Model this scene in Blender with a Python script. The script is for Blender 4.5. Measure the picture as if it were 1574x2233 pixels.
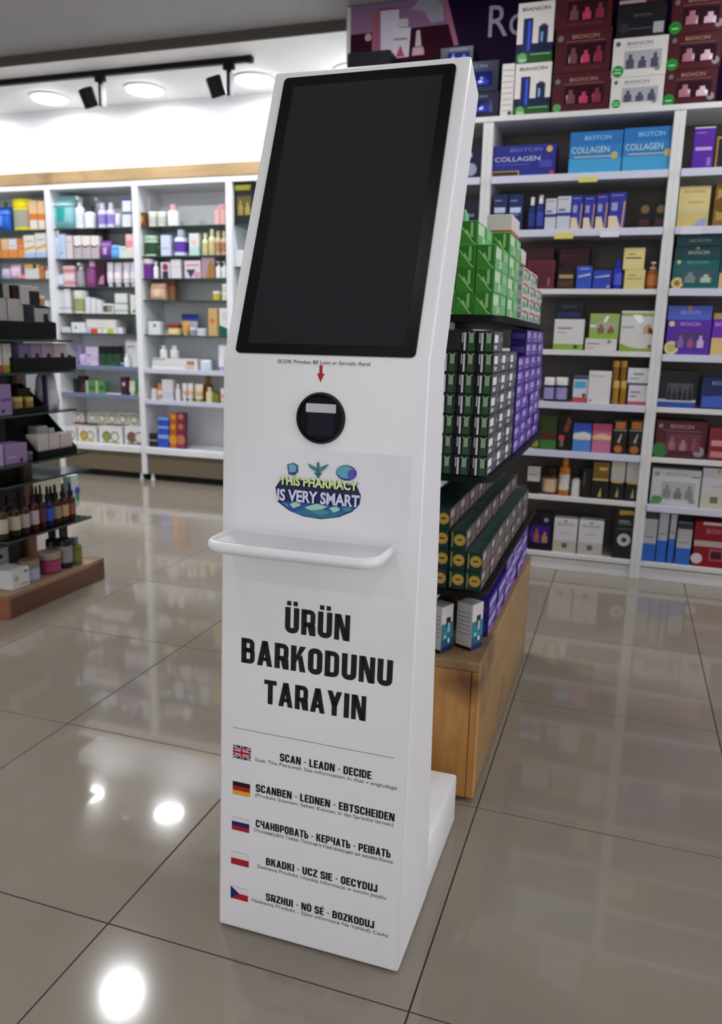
import bpy, bmesh, math, random
from mathutils import Vector, Matrix
random.seed(7)
for _o in list(bpy.data.objects):
    bpy.data.objects.remove(_o)
S = bpy.context.scene
COL = S.collection

# ------------------------------------------------------------------ camera
PW, PH = 1574, 2233
YAW, PIT, ROL, FPX, HC = 0.319315, 0.215354, 0.0225236, 1712.65, 1.10904
_f = Vector((-math.sin(YAW) * math.cos(PIT), math.cos(YAW) * math.cos(PIT), -math.sin(PIT)))
_r = Vector((math.cos(YAW), math.sin(YAW), 0))
_u = _r.cross(_f)
CR = math.cos(ROL) * _r + math.sin(ROL) * _u
CU = -math.sin(ROL) * _r + math.cos(ROL) * _u
CF = _f
CAM = Vector((0, 0, HC))
cd = bpy.data.cameras.new('camera')
cam = bpy.data.objects.new('camera', cd)
COL.objects.link(cam)
cam.matrix_world = Matrix(((CR.x, CU.x, -CF.x, 0), (CR.y, CU.y, -CF.y, 0), (CR.z, CU.z, -CF.z, HC), (0, 0, 0, 1)))
cd.sensor_fit = 'VERTICAL'
cd.sensor_height = 36
cd.lens = FPX / PH * 36
cd.clip_start = 0.02
cd.dof.use_dof = True
cd.dof.focus_distance = 1.3
cd.dof.aperture_fstop = 5.2
S.camera = cam

# ------------------------------------------------------------------ world, exposure
wd = bpy.data.worlds.new('world')
S.world = wd
wd.use_nodes = True
wd.node_tree.nodes['Background'].inputs[0].default_value = (0.98, 0.965, 0.975, 1)
wd.node_tree.nodes['Background'].inputs[1].default_value = 2.3
S.view_settings.view_transform = 'Standard'
S.view_settings.look = 'None'
S.view_settings.gamma = 1
S.view_settings.use_curve_mapping = False
S.view_settings.exposure = 0.0

# world light through two unseen windows, added to brighten kiosk front and side
_pl = bpy.data.lights.new('added_window_portal', 'AREA')
_pl.shape = 'RECTANGLE'
_pl.size, _pl.size_y = 4.5, 2.55
_pl.cycles.is_portal = True
_po = bpy.data.objects.new('added_window_portal', _pl)
COL.objects.link(_po)
_po.location = (-.95, -3.09, 1.35)
_po.rotation_euler = (math.radians(90), 0, 0)
_pl2 = _pl.copy()
_pl2.size, _pl2.size_y = 2.55, 6.1
_po2 = bpy.data.objects.new('added_window_portal', _pl2)
COL.objects.link(_po2)
_po2.location = (2.39, .55, 1.35)
_po2.rotation_euler = (0, math.radians(90), 0)
LAMP_MAIN = 3.2      # watts, each round lamp in the main ceiling
LAMP_SOFFIT = 5.0    # watts, each round lamp in the soffit
TRACK_SPOT = 2.2     # watts, each track head


# ------------------------------------------------------------------ helpers
def ray(px, py):
    return CR * ((px - PW / 2) / FPX) + CU * (-(py - PH / 2) / FPX) + CF


def at(px, py, ax, val):
    """point of the room plane (axis ax = val) seen at a photo pixel"""
    d = ray(px, py)
    return CAM + d * ((val - CAM[ax]) / d[ax])


def lin(c):
    if isinstance(c, str):
        c = tuple(int(c[i:i + 2], 16) / 255 for i in (0, 2, 4))
    return tuple((x / 12.92 if x <= 0.04045 else ((x + 0.055) / 1.055) ** 2.4) for x in c[:3])


_M = {}


def mat(c, rough=0.45, metal=0.0, spec=0.22, emit=0.0, coat=0.0):
    k = (c, rough, metal, spec, emit, coat)
    if k in _M:
        return _M[k]
    m = bpy.data.materials.new('paint_' + str(c))
    m.use_nodes = True
    nt = m.node_tree
    b = nt.nodes['Principled BSDF']
    col = lin(c)
    b.inputs['Base Color'].default_value = (*col, 1)
    b.inputs['Roughness'].default_value = rough
    b.inputs['Metallic'].default_value = metal
    b.inputs['Specular IOR Level'].default_value = spec
    if coat:
        b.inputs['Coat Weight'].default_value = coat
        b.inputs['Coat Roughness'].default_value = 0.1
    if emit:
        b.inputs['Emission Color'].default_value = (*col, 1)
        b.inputs['Emission Strength'].default_value = emit
    else:
        n = nt.nodes.new('ShaderNodeTexNoise')
        n.inputs['Scale'].default_value = 60
        r = nt.nodes.new('ShaderNodeMapRange')
        r.inputs['To Min'].default_value = max(0.02, rough - 0.05)
        r.inputs['To Max'].default_value = rough + 0.05
        nt.links.new(n.outputs['Fac'], r.inputs['Value'])
        nt.links.new(r.outputs['Result'], b.inputs['Roughness'])
    _M[k] = m
    return m


def noise_mat(name, c1, c2, scale=(1, 1, 1), nscale=4.0, rough=0.5, detail=6.0, bump=0.0, coat=0.0, lo=0.35, hi=0.65, coords='world'):
    m = bpy.data.materials.new(name)
    m.use_nodes = True
    nt = m.node_tree
    b = nt.nodes['Principled BSDF']
    if coords == 'world':
        g = nt.nodes.new('ShaderNodeNewGeometry').outputs['Position']
    else:
        g = nt.nodes.new('ShaderNodeTexCoord').outputs['Object']
    mp = nt.nodes.new('ShaderNodeMapping')
    mp.inputs['Scale'].default_value = scale
    n = nt.nodes.new('ShaderNodeTexNoise')
    n.inputs['Scale'].default_value = nscale
    n.inputs['Detail'].default_value = detail
    r = nt.nodes.new('ShaderNodeValToRGB')
    r.color_ramp.elements[0].position = lo
    r.color_ramp.elements[0].color = (*lin(c1), 1)
    r.color_ramp.elements[1].position = hi
    r.color_ramp.elements[1].color = (*lin(c2), 1)
    nt.links.new(g, mp.inputs['Vector'])
    nt.links.new(mp.outputs['Vector'], n.inputs['Vector'])
    nt.links.new(n.outputs['Fac'], r.inputs['Fac'])
    nt.links.new(r.outputs['Color'], b.inputs['Base Color'])
    b.inputs['Roughness'].default_value = rough
    if coat:
        b.inputs['Coat Weight'].default_value = coat
        b.inputs['Coat Roughness'].default_value = 0.035
    if bump:
        bp = nt.nodes.new('ShaderNodeBump')
        bp.inputs['Strength'].default_value = bump
        bp.inputs['Distance'].default_value = 0.002
        nt.links.new(n.outputs['Fac'], bp.inputs['Height'])
        nt.links.new(bp.outputs['Normal'], b.inputs['Normal'])
    return m


def wood_mat(name, c1, c2, c3, axis, nscale=3.0, rough=0.45):
    """grain stretched along one axis plus darker blotches"""
    m = bpy.data.materials.new(name)
    m.use_nodes = True
    nt = m.node_tree
    b = nt.nodes['Principled BSDF']
    g = nt.nodes.new('ShaderNodeNewGeometry')
    mp = nt.nodes.new('ShaderNodeMapping')
    sc = [14, 14, 14]
    sc[axis] = 1.1
    mp.inputs['Scale'].default_value = sc
    n = nt.nodes.new('ShaderNodeTexNoise')
    n.inputs['Scale'].default_value = nscale
    n.inputs['Detail'].default_value = 8
    n.inputs['Distortion'].default_value = 0.6
    r = nt.nodes.new('ShaderNodeValToRGB')
    e = r.color_ramp.elements
    e[0].position, e[0].color = 0.28, (*lin(c1), 1)
    e[1].position, e[1].color = 0.72, (*lin(c2), 1)
    n2 = nt.nodes.new('ShaderNodeTexNoise')
    n2.inputs['Scale'].default_value = 4.5
    n2.inputs['Detail'].default_value = 3
    r2 = nt.nodes.new('ShaderNodeValToRGB')
    r2.color_ramp.elements[0].position, r2.color_ramp.elements[0].color = 0.58, (0, 0, 0, 1)
    r2.color_ramp.elements[1].position, r2.color_ramp.elements[1].color = 0.75, (1, 1, 1, 1)
    mx = nt.nodes.new('ShaderNodeMixRGB')
    mx.inputs['Color2'].default_value = (*lin(c3), 1)
    L = nt.links.new
    L(g.outputs['Position'], mp.inputs['Vector'])
    L(mp.outputs['Vector'], n.inputs['Vector'])
    L(n.outputs['Fac'], r.inputs['Fac'])
    L(g.outputs['Position'], n2.inputs['Vector'])
    L(n2.outputs['Fac'], r2.inputs['Fac'])
    L(r2.outputs['Color'], mx.inputs['Fac'])
    L(r.outputs['Color'], mx.inputs['Color1'])
    L(mx.outputs['Color'], b.inputs['Base Color'])
    b.inputs['Roughness'].default_value = rough
    return m


def glass_mat(name, tint, refl=0.12):
    m = bpy.data.materials.new(name)
    m.use_nodes = True
    nt = m.node_tree
    nt.nodes.clear()
    o = nt.nodes.new('ShaderNodeOutputMaterial')
    t = nt.nodes.new('ShaderNodeBsdfTransparent')
    t.inputs[0].default_value = (*lin(tint), 1)
    gl = nt.nodes.new('ShaderNodeBsdfGlossy')
    gl.inputs['Roughness'].default_value = 0.05
    fr = nt.nodes.new('ShaderNodeFresnel')
    fr.inputs['IOR'].default_value = 1.5
    ad = nt.nodes.new('ShaderNodeMath')
    ad.inputs[1].default_value = refl * 0.3
    mx = nt.nodes.new('ShaderNodeMixShader')
    nt.links.new(fr.outputs[0], ad.inputs[0])
    nt.links.new(ad.outputs[0], mx.inputs[0])
    nt.links.new(t.outputs[0], mx.inputs[1])
    nt.links.new(gl.outputs[0], mx.inputs[2])
    nt.links.new(mx.outputs[0], o.inputs[0])
    return m


class MB:
    """collects polygons with material slots; build() links them as ONE object"""

    def __init__(s):
        s.v, s.f, s.mi, s.ms = [], [], [], []

    def slot(s, m):
        if m not in s.ms:
            s.ms.append(m)
        return s.ms.index(m)

    def poly(s, pts, m):
        k = len(s.v)
        s.v += [tuple(p) for p in pts]
        s.f.append(tuple(range(k, k + len(pts))))
        s.mi.append(s.slot(m))

    def box(s, x0, y0, z0, x1, y1, z1, m):
        k = len(s.v)
        i = s.slot(m)
        s.v += [(x0, y0, z0), (x1, y0, z0), (x1, y1, z0), (x0, y1, z0), (x0, y0, z1), (x1, y0, z1), (x1, y1, z1), (x0, y1, z1)]
        for q in ((0, 3, 2, 1), (4, 5, 6, 7), (0, 1, 5, 4), (1, 2, 6, 5), (2, 3, 7, 6), (3, 0, 4, 7)):
            s.f.append(tuple(k + a for a in q))
            s.mi.append(i)

    def loft(s, rings, m, cap0=True, cap1=True):
        k = len(s.v)
        i = s.slot(m)
        n = len(rings[0])
        for r in rings:
            s.v += [tuple(p) for p in r]
        for a in range(len(rings) - 1):
            for b in range(n):
                c = (b + 1) % n
                s.f.append((k + a * n + b, k + a * n + c, k + (a + 1) * n + c, k + (a + 1) * n + b))
                s.mi.append(i)
        if cap0:
            s.f.append(tuple(k + n - 1 - b for b in range(n)))
            s.mi.append(i)
        if cap1:
            s.f.append(tuple(k + (len(rings) - 1) * n + b for b in range(n)))
            s.mi.append(i)

    def lathe(s, prof, m, cx=0, cy=0, seg=16, sx=1.0, sy=1.0):
        rings = [[(cx + r * sx * math.cos(2 * math.pi * a / seg), cy + r * sy * math.sin(2 * math.pi * a / seg), z) for a in range(seg)] for r, z in prof]
        s.loft(rings, m)

    def mesh(s, name, smooth=None, bevel=0.0, bseg=1):
        me = bpy.data.meshes.new(name)
        me.from_pydata(s.v, [], s.f)
        for m in s.ms:
            me.materials.append(m)
        me.polygons.foreach_set('material_index', s.mi)
        if bevel:
            bm = bmesh.new()
            bm.from_mesh(me)
            bmesh.ops.bevel(bm, geom=list(bm.edges), offset=bevel, segments=bseg, profile=0.5, affect='EDGES', clamp_overlap=True)
            bm.to_mesh(me)
            bm.free()
        if smooth is not None:
            me.shade_smooth()
            me.set_sharp_from_angle(angle=smooth)
        me.update()
        return me

    def build(s, name, parent=None, local=False, smooth=None, bevel=0.0, bseg=1):
        if parent is not None and not local:
            p = parent.location
            q = parent
            off = Vector(p)
            while q.parent is not None:
                q = q.parent
                off += Vector(q.location)
            s.v = [(a - off.x, b - off.y, c - off.z) for a, b, c in s.v]
        return link(name, s.mesh(name, smooth, bevel, bseg), parent)


def link(name, me, parent=None, loc=None, rz=0.0):
    o = bpy.data.objects.new(name, me)
    COL.objects.link(o)
    if parent is not None:
        o.parent = parent
    if loc is not None:
        o.location = loc
    o.rotation_euler = (0, 0, rz)
    return o


def empty(name, loc, rz=0.0):
    return link(name, None, None, loc, rz)


REG = []


def reg(o, desc, place, cat, group=None):
    REG.append((o, desc, place, cat, group))
    return o


def tag(o, label, cat, group=None):
    o['label'] = label
    o['category'] = cat
    if group:
        o['group'] = group
    return o


def struct(o):
    o['kind'] = 'structure'
    return o


# ------------------------------------------------------------------ lettering (one evaluation for all strings)
STRINGS = ['BIOXCIN', 'BIANCIN', 'BIOTCIN', 'COLLAGEN', 'BIOXCIN FORTE', 'RoC', 'Ro', 'Easy Tasters', 'BLACK', 'Siveno',
           'SCOK Prmdun Bfl Laim ar Sercalic Aaral', 'THIS PHARMACY', 'IS VERY SMART',
           'Scan The Personal: See information in that v engludage', '(Produkt Scannen: Sehen Kennen in die Sprache lernen)',
           'Отсканируйте Товар: Получите Информацию на вашем Языке', 'Zeskanuj Produkt: Uzyskaj Informacje w twoim Jezyku',
           'Naskenuj Produkt - Zjisti informace Na Vyhled) Cesky', 'Besorex', 'Urungel', 'BIOTIN', 'KOLLAJEN', 'MAN']
TXT = {}
_tmp = []
for _s in STRINGS:
    cu = bpy.data.curves.new('lettering', 'FONT')
    cu.body = _s
    cu.resolution_u = 3
    if _s in ('THIS PHARMACY', 'IS VERY SMART'):
        cu.offset = 0.035
    elif _s not in ('Ro', 'COLLAGEN', 'SCOK Prmdun Bfl Laim ar Sercalic Aaral'):
        cu.offset = 0.008
    o = bpy.data.objects.new('lettering', cu)
    COL.objects.link(o)
    _tmp.append((_s, o))
dg = bpy.context.evaluated_depsgraph_get()
dg.update()
for _s, o in _tmp:
    me = bpy.data.meshes.new_from_object(o.evaluated_get(dg))
    vs = [v.co.copy() for v in me.vertices]
    fs = [tuple(p.vertices) for p in me.polygons]
    x0 = min(v.x for v in vs)
    x1 = max(v.x for v in vs)
    TXT[_s] = ([((v.x - x0) / (x1 - x0), v.y / 0.69) for v in vs], fs)   # x in 0..1, y in cap heights
    bpy.data.meshes.remove(me)
    cu = o.data
    bpy.data.objects.remove(o)
    bpy.data.curves.remove(cu)


# ------------------------------------------------------------------ flat print on a face
class Print:
    """flat print on a plane: origin O, unit vectors U (right), V (up), normal N; later layers sit a hair prouder"""

    def __init__(s, O, U, V, N, base=0.0004, step=0.00012):
        s.O, s.U, s.V, s.N, s.h, s.step = Vector(O), Vector(U), Vector(V), Vector(N), base, step
        s.mb = MB()

    def p(s, u, v):
        return s.O + s.U * u + s.V * v + s.N * s.h

    def layer(s):
        s.h += s.step

    def poly(s, pts, m):
        s.mb.poly([s.p(u, v) for u, v in pts], m)
        s.layer()

    def rect(s, u0, v0, u1, v1, m):
        s.poly([(u0, v0), (u1, v0), (u1, v1), (u0, v1)], m)

    def disc(s, u, v, r, m, rv=None, n=20):
        rv = rv or r
        s.poly([(u + r * math.cos(2 * math.pi * k / n), v + rv * math.sin(2 * math.pi * k / n)) for k in range(n)], m)

    def text(s, t, u0, v0, w, h, m, slant=0.0):
        vs, fs = TXT[t]
        k = len(s.mb.v)
        i = s.mb.slot(m)
        s.mb.v += [tuple(s.p(u0 + x * w + slant * y * h, v0 + y * h)) for x, y in vs]
        for f in fs:
            s.mb.f.append(tuple(k + a for a in f))
            s.mb.mi.append(i)
        s.layer()

    def polys(s, plist, m):
        for pl in plist:
            s.mb.poly([s.p(u, v) for u, v in pl], m)
        s.layer()


# bold condensed block letters, drawn as strokes; cap height 1
def _stroke(path, t, closed=False):
    n = len(path)
    L, R = [], []
    for i in range(n):
        a = path[i - 1] if (i > 0 or closed) else None
        b = path[i]
        c = path[(i + 1) % n] if (i < n - 1 or closed) else None
        d1 = None if a is None else Vector((b[0] - a[0], b[1] - a[1])).normalized()
        d2 = None if c is None else Vector((c[0] - b[0], c[1] - b[1])).normalized()
        if d1 is None:
            nn = Vector((-d2.y, d2.x))
            k = 1
        elif d2 is None:
            nn = Vector((-d1.y, d1.x))
            k = 1
        else:
            n1, n2 = Vector((-d1.y, d1.x)), Vector((-d2.y, d2.x))
            nn = (n1 + n2).normalized()
            k = 1 / max(0.35, nn.dot(n1))
        L.append((b[0] + nn.x * t / 2 * k, b[1] + nn.y * t / 2 * k))
        R.append((b[0] - nn.x * t / 2 * k, b[1] - nn.y * t / 2 * k))
    out = []
    for i in range(n if closed else n - 1):
        j = (i + 1) % n
        out.append([R[i], R[j], L[j], L[i]])
    return out


def _round(pts, rad, closed=False):
    out = []
    n = len(pts)
    for i in range(n):
        r = rad[i] if isinstance(rad, (list, tuple)) else rad
        if (not closed and i in (0, n - 1)) or r == 0:
            out.append(pts[i])
            continue
        a, b, c = Vector(pts[i - 1]), Vector(pts[i]), Vector(pts[(i + 1) % n])
        d1, d2 = (a - b).normalized(), (c - b).normalized()
        p0, p1 = b + d1 * r, b + d2 * r
        for k in range(5):
            s_ = k / 4
            q = p0 * (1 - s_) ** 2 + b * 2 * s_ * (1 - s_) + p1 * s_ ** 2
            out.append((q.x, q.y))
    return out


def glyph(ch, t=0.19, w=0.54):
    h = t / 2
    r = (w - t) * 0.48
    box = lambda x0, y0, x1, y1: [(x0, y0), (x1, y0), (x1, y1), (x0, y1)]
    T1, B0 = 1 - h * 0.9, h * 0.9
    tt = t * 0.9
    if ch == ' ':
        return [], 0.22
    if ch == '-':
        return [box(0.02, 0.4, 0.24, 0.52)], 0.26
    if ch in 'IІ':
        return [box(0, 0, t, 1)], t
    if ch in 'OО':
        return _stroke(_round([(h, B0), (w - h, B0), (w - h, T1), (h, T1)], r, True), t, True), w
    if ch == 'Ô':
        g, _ = glyph('O', t, w)
        return g + [[(w * .25, 1.06), (w * .42, 1.06), (w * .5, 1.12), (w * .5, 1.24)], [(w * .5, 1.24), (w * .5, 1.12), (w * .58, 1.06), (w * .75, 1.06)]], w
    if ch in 'CС':
        return _stroke(_round([(w - h, .66), (w - h, T1), (h, T1), (h, B0), (w - h, B0), (w - h, .34)], r), t), w
    if ch == 'U':
        return _stroke(_round([(h, 1), (h, B0), (w - h, B0), (w - h, 1)], r), t), w
    if ch == 'Ü':
        g, _ = glyph('U', t, w)
        return g + [box(w * .12, 1.07, w * .12 + t * .8, 1.07 + t * .85), box(w * .88 - t * .8, 1.07, w * .88, 1.07 + t * .85)], w
    if ch == 'J':
        return _stroke(_round([(w * .8 - h, 1), (w * .8 - h, B0), (h * .8, B0), (h * .8, .3)], [0, r * .8, r * .8, 0]), t), w * .8
    if ch == 'D':
        return [box(0, 0, t, 1)] + _stroke(_round([(h, B0), (w - h, B0), (w - h, T1), (h, T1)], [0, r, r, 0]), tt), w
    if ch == 'L':
        return [box(0, 0, t, 1), box(t, 0, w * .84, tt)], w * .84
    if ch in 'EЕÉ':
        g = [box(0, 0, t, 1), box(t, 0, w * .86, tt), box(t, 1 - tt, w * .86, 1), box(t, .5 - tt / 2, w * .8, .5 + tt / 2)]
        if ch == 'É':
            g.append([(w * .35, 1.07), (w * .5, 1.07), (w * .7, 1.24), (w * .5, 1.24)])
        return g, w * .86
    if ch in 'HН':
        return [box(0, 0, t, 1), box(w - t, 0, w, 1), box(t, .5 - tt / 2, w - t, .5 + tt / 2)], w
    if ch in 'TТ':
        ww = w * .96
        return [box(0, 1 - tt, ww, 1), box(ww / 2 - h, 0, ww / 2 + h, 1 - tt)], ww
    if ch == 'N':
        return [box(0, 0, t * .9, 1), box(w * 1.06 - t * .9, 0, w * 1.06, 1), [(t * .2, 1), (w * 1.06 - t * 1.15, 0), (w * 1.06 - t * .2, 0), (t * 1.15, 1)]], w * 1.06
    if ch in 'AА':
        ww = w * 1.1
        return [[(0, 0), (t, 0), (ww / 2 + h * .9, 1), (ww / 2 - h * 1.05, 1)], [(ww - t, 0), (ww, 0), (ww / 2 + h * 1.05, 1), (ww / 2 - h * .9, 1)], box(ww * .26, .2, ww * .74, .2 + tt * .8)], ww
    if ch in 'KК':
        ww = w * 1.04
        return [box(0, 0, t, 1), [(t, .36), (t, .62), (ww - t * 1.1, 1), (ww, 1)], [(t * 1.3, .52), (t * 2.05, .68), (ww, 0), (ww - t * 1.08, 0)]], ww
    if ch == 'Y':
        ww = w * 1.08
        return [box(ww / 2 - h, 0, ww / 2 + h, .44), [(0, 1), (ww / 2 - h, .4), (ww / 2 + h, .44), (t, 1)], [(ww - t, 1), (ww / 2 - h, .44), (ww / 2 + h, .4), (ww, 1)]], ww
    if ch == 'Z':
        ww = w * .94
        return [box(0, 0, ww, tt), box(0, 1 - tt, ww, 1), [(0, tt), (t * 1.1, tt), (ww, 1 - tt), (ww - t * 1.1, 1 - tt)]], ww
    if ch in 'PР':
        return [box(0, 0, t, 1)] + _stroke(_round([(h, .42), (w - h, .42), (w - h, T1), (h, T1)], [0, r * .8, r * .8, 0]), tt), w
    if ch == 'R':
        g, _ = glyph('P', t, w)
        return g + [[(w - t * 1.05, 0), (w + .01, 0), (w - t * .05, .42), (w * .4, .42)]], w
    if ch in 'BВ':
        return [box(0, 0, t, 1)] + _stroke(_round([(h, B0), (w - h, B0), (w - h, .53), (h, .53)], [0, r * .8, r * .6, 0]), tt) + _stroke(_round([(h, .53), (w - h * 1.15, .53), (w - h * 1.15, T1), (h, T1)], [0, r * .6, r * .8, 0]), tt), w
    if ch == 'Ь':
        return [box(0, 0, t, 1)] + _stroke(_round([(h, B0), (w * .95 - h, B0), (w * .95 - h, .55), (h, .55)], [0, r * .7, r * .7, 0]), tt), w * .95
    if ch == 'Ч':
        return [box(w - t, 0, w, 1)] + _stroke(_round([(h, 1), (h, .46), (w - h, .46)], [0, r * .8, 0]), tt), w
    if ch == 'S':
        return _stroke(_round([(w - h, .7), (w - h, T1), (h, T1), (h, .53), (w - h, .48), (w - h, B0), (h, B0), (h, .3)], [0, r * .8, r * .8, r * .6, r * .6, r * .8, r * .8, 0]), t), w
    return [box(0, 0, t, 1)], t


def block_text(pr, s_, u0, v0, u1, h, m, t=0.19, gap=0.09):
    x = 0
    pl = []
    for ch in s_:
        g, w = glyph(ch, t)
        pl += [[(a + x, b) for a, b in q] for q in g]
        x += w + gap
    k = (u1 - u0) / (x - gap)
    pr.polys([[(u0 + a * k, v0 + b * h) for a, b in q] for q in pl], m)


# ------------------------------------------------------------------ room materials
M_WALL = noise_mat('wall_paint', 'e9ebee', 'dfe2e6', nscale=1.5, rough=0.6)
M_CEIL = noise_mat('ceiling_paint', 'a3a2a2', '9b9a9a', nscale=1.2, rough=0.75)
M_SOFF = noise_mat('soffit_paint', 'f6f6f6', 'f2f2f2', nscale=1.2, rough=0.6)
M_TILE = noise_mat('polished_tile', '867d71', '8e8579', nscale=1.3, rough=0.11, coat=0.5, detail=4)
M_TILE.node_tree.nodes['Principled BSDF'].inputs['Specular IOR Level'].default_value = 0.2
M_GROUT = noise_mat('grout', '4a443d', '3c372f', nscale=20, rough=0.8)
M_GLASS = glass_mat('shelf_glass', 'c9dcd6')
M_CLEAR = glass_mat('clear_glass', 'fdfdff', 0.0)
M_GLASS_EDGE = mat('35453f', 0.15)
M_GLASS_G = glass_mat('smoked_glass', '8a9aa0', 0.4)

# ------------------------------------------------------------------ floor with real tiles
TX, TY = 0.6, 0.634
X0T, Y0T = -1.45656, 1.09441      # a joint crossing
mb = MB()
mb.box(-6.2, -3.2, -0.06, 2.6, 5.7, -0.004, M_GROUT)
floor = struct(mb.build('floor'))
b = MB()
b.box(-TX / 2 + .0016, -TY / 2 + .0016, -0.006, TX / 2 - .0016, TY / 2 - .0016, 0.0, M_TILE)
tile_me = b.mesh('floor_tile', bevel=0.0008)
for i in range(-8, 7):
    for j in range(-7, 8):
        cx, cy = X0T + (i + .5) * TX, Y0T + (j + .5) * TY
        if -6.4 < cx < 2.5 and -3.1 < cy < 5.6:
            link('floor_tile', tile_me, floor, (cx, cy, 0))

# ------------------------------------------------------------------ walls and ceiling
YA, YB = 5.22, 3.92              # front planes of the two shelf walls
YFA = 4.37                       # soffit edge
ZC, ZS = 2.775, 2.72             # main ceiling, soffit
XR = -1.53                       # where the right shelf wall begins
for nm, a in (('wall_back', (-6.0, 5.56, 0, XR, 5.68, 2.9)), ('wall_right_back', (XR, 4.23, 0, 2.4, 4.35, 2.9)), ('wall_return', (XR, 4.35, 0, XR + .1, 5.56, 2.9)),
              ('wall_left', (-6.1, -3.1, 0, -6.0, 5.68, 2.9)), ('wall_right', (2.4, 3.6, 0, 2.5, 4.35, 2.9)), ('wall_right_near', (2.4, -3.1, 0, 2.5, -2.5, 2.9)), ('wall_right_low', (2.4, -2.5, 0, 2.5, 3.6, .06)), ('wall_right_top', (2.4, -2.5, 2.64, 2.5, 3.6, 2.9)), ('wall_front_low', (-6.1, -3.2, 0, 2.5, -3.1, .06)), ('wall_front_top', (-6.1, -3.2, 2.64, 2.5, -3.1, 2.9)), ('wall_front_left', (-6.1, -3.2, .06, -3.2, -3.1, 2.64)), ('wall_front_right', (1.3, -3.2, .06, 2.5, -3.1, 2.64))):
    mb = MB()
    mb.box(*a, M_WALL)
    struct(mb.build(nm))
win = empty('added_window_1', (-.95, -3.15, .06))  # unseen shopfront window, added and sized to light the kiosk front
for xa, xb in ((-3.2, -1.7), (-1.65, -.2), (-.15, 1.3)):
    mb = MB()
    mb.box(xa + .03, -3.16, .09, xb - .03, -3.15, 2.6, M_CLEAR)
    mb.build('pane', win)
for xa, xb in ((-3.2, -3.17), (-1.73, -1.62), (-.23, -.12), (1.27, 1.3)):
    mb = MB()
    mb.box(xa, -3.18, .06, xb, -3.12, 2.64, mat('3a3a3c', .4))
    mb.build('mullion', win)
struct(win)
win = empty('added_window_2', (2.45, .55, .06))  # second unseen window, added so light reaches the kiosk's right side
for ya, yb in ((-2.5, -.5), (-.45, 1.55), (1.6, 3.6)):
    mb = MB()
    mb.box(2.45, ya + .03, .09, 2.46, yb - .03, 2.6, M_CLEAR)
    mb.build('pane', win)
for ya, yb in ((-2.5, -2.47), (-.53, -.42), (1.52, 1.63), (3.57, 3.6)):
    mb = MB()
    mb.box(2.42, ya, .06, 2.48, yb, 2.64, mat('3a3a3c', .4))
    mb.build('mullion', win)
struct(win)
mb = MB()
mb.box(-6.0, 5.245, 2.29, XR, 5.56, ZS, M_WALL)
struct(mb.build('wall_bulkhead'))
mb = MB()
mb.box(-6.1, -3.2, ZC, 2.5, YFA, 2.9, M_CEIL)
struct(mb.build('ceiling'))
mb = MB()
mb.box(-6.0, YFA, ZS, XR, 5.56, 2.9, M_SOFF)
struct(mb.build('ceiling_soffit'))
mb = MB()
mb.box(-6.0, YFA - .012, ZS, XR, YFA, ZC, mat('57524b', 0.6))  # soffit fascia, its shade put in as a dark brown-grey colour
struct(mb.build('shade_painted_fascia'))
M_OAK = wood_mat('oak_trim', '957a54', 'ab8f68', '84694a', 0)
mb = MB()
mb.box(-5.6, YA, 2.205, XR, 5.245, 2.29, M_OAK)
struct(mb.build('trim_2', bevel=0.002))


# ------------------------------------------------------------------ round ceiling lamps
M_LAMP = mat('ffffff', 0.4, emit=9.0)
M_RIM = mat('f0f0f0', 0.4)


M_LAMP_S = mat('fffffe', 0.4, emit=16.0)


def downlight(x, y, z, r, watts, label, glow=False):
    t = empty('ceiling_lamp', (x, y, z))
    b = MB()
    b.lathe([(r, 0.0), (r * 1.12, -.001), (r * 1.14, -.008), (r * 1.02, -.012), (r, -.010)], M_RIM, seg=28)
    b.build('rim', t, local=True, smooth=.6)
    b = MB()
    b.lathe([(r * .99, -.008), (r * .97, -.022), (r * .8, -.028), (r * .5, -.030)] if glow else [(r * .99, -.008), (r * .99, -.0125), (r * .5, -.0145)], M_LAMP_S if glow else M_LAMP, seg=28)
    b.build('diffuser', t, local=True, smooth=.6)
    tag(t, label, 'lamp', 'round ceiling lamps')
    ld = bpy.data.lights.new('lamp_light', 'AREA')
    ld.shape = 'DISK'
    ld.size = 2 * r
    ld.energy = watts
    ld.color = (0.97, 0.98, 1.0)
    lo = bpy.data.objects.new('lamp_light', ld)
    COL.objects.link(lo)
    lo.parent = t
    lo.location = (0, 0, -.036)
    return t


for x, nm in ((-4.82, 'round soffit lamp at the left end of the row'), (-4.0, 'round soffit lamp left of the first two track spotlights'), (-3.23, 'round soffit lamp between the two track spotlights'),
              (-2.42, 'round soffit lamp behind the end of the black track'), (-1.74, 'round soffit lamp half hidden by the purple poster')):
    downlight(x, 4.96, ZS, .115, LAMP_SOFFIT, nm, True)
k = 0
_r = .10
for yi, y in enumerate((3.34, 1.75, 0.15, -1.45)):
    for xi, x in enumerate((-4.1, -2.54, -1.0, .54, 1.9)):
        downlight(x, y, ZC, _r, LAMP_MAIN * ((9.0 if x < -1.5 else 2.6) if yi == 0 else 1.0), 'round main ceiling lamp, %s row from back, %s from left' % (('first', 'second', 'third', 'fourth')[yi], ('first', 'second', 'third', 'fourth', 'fifth')[xi]))

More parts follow.
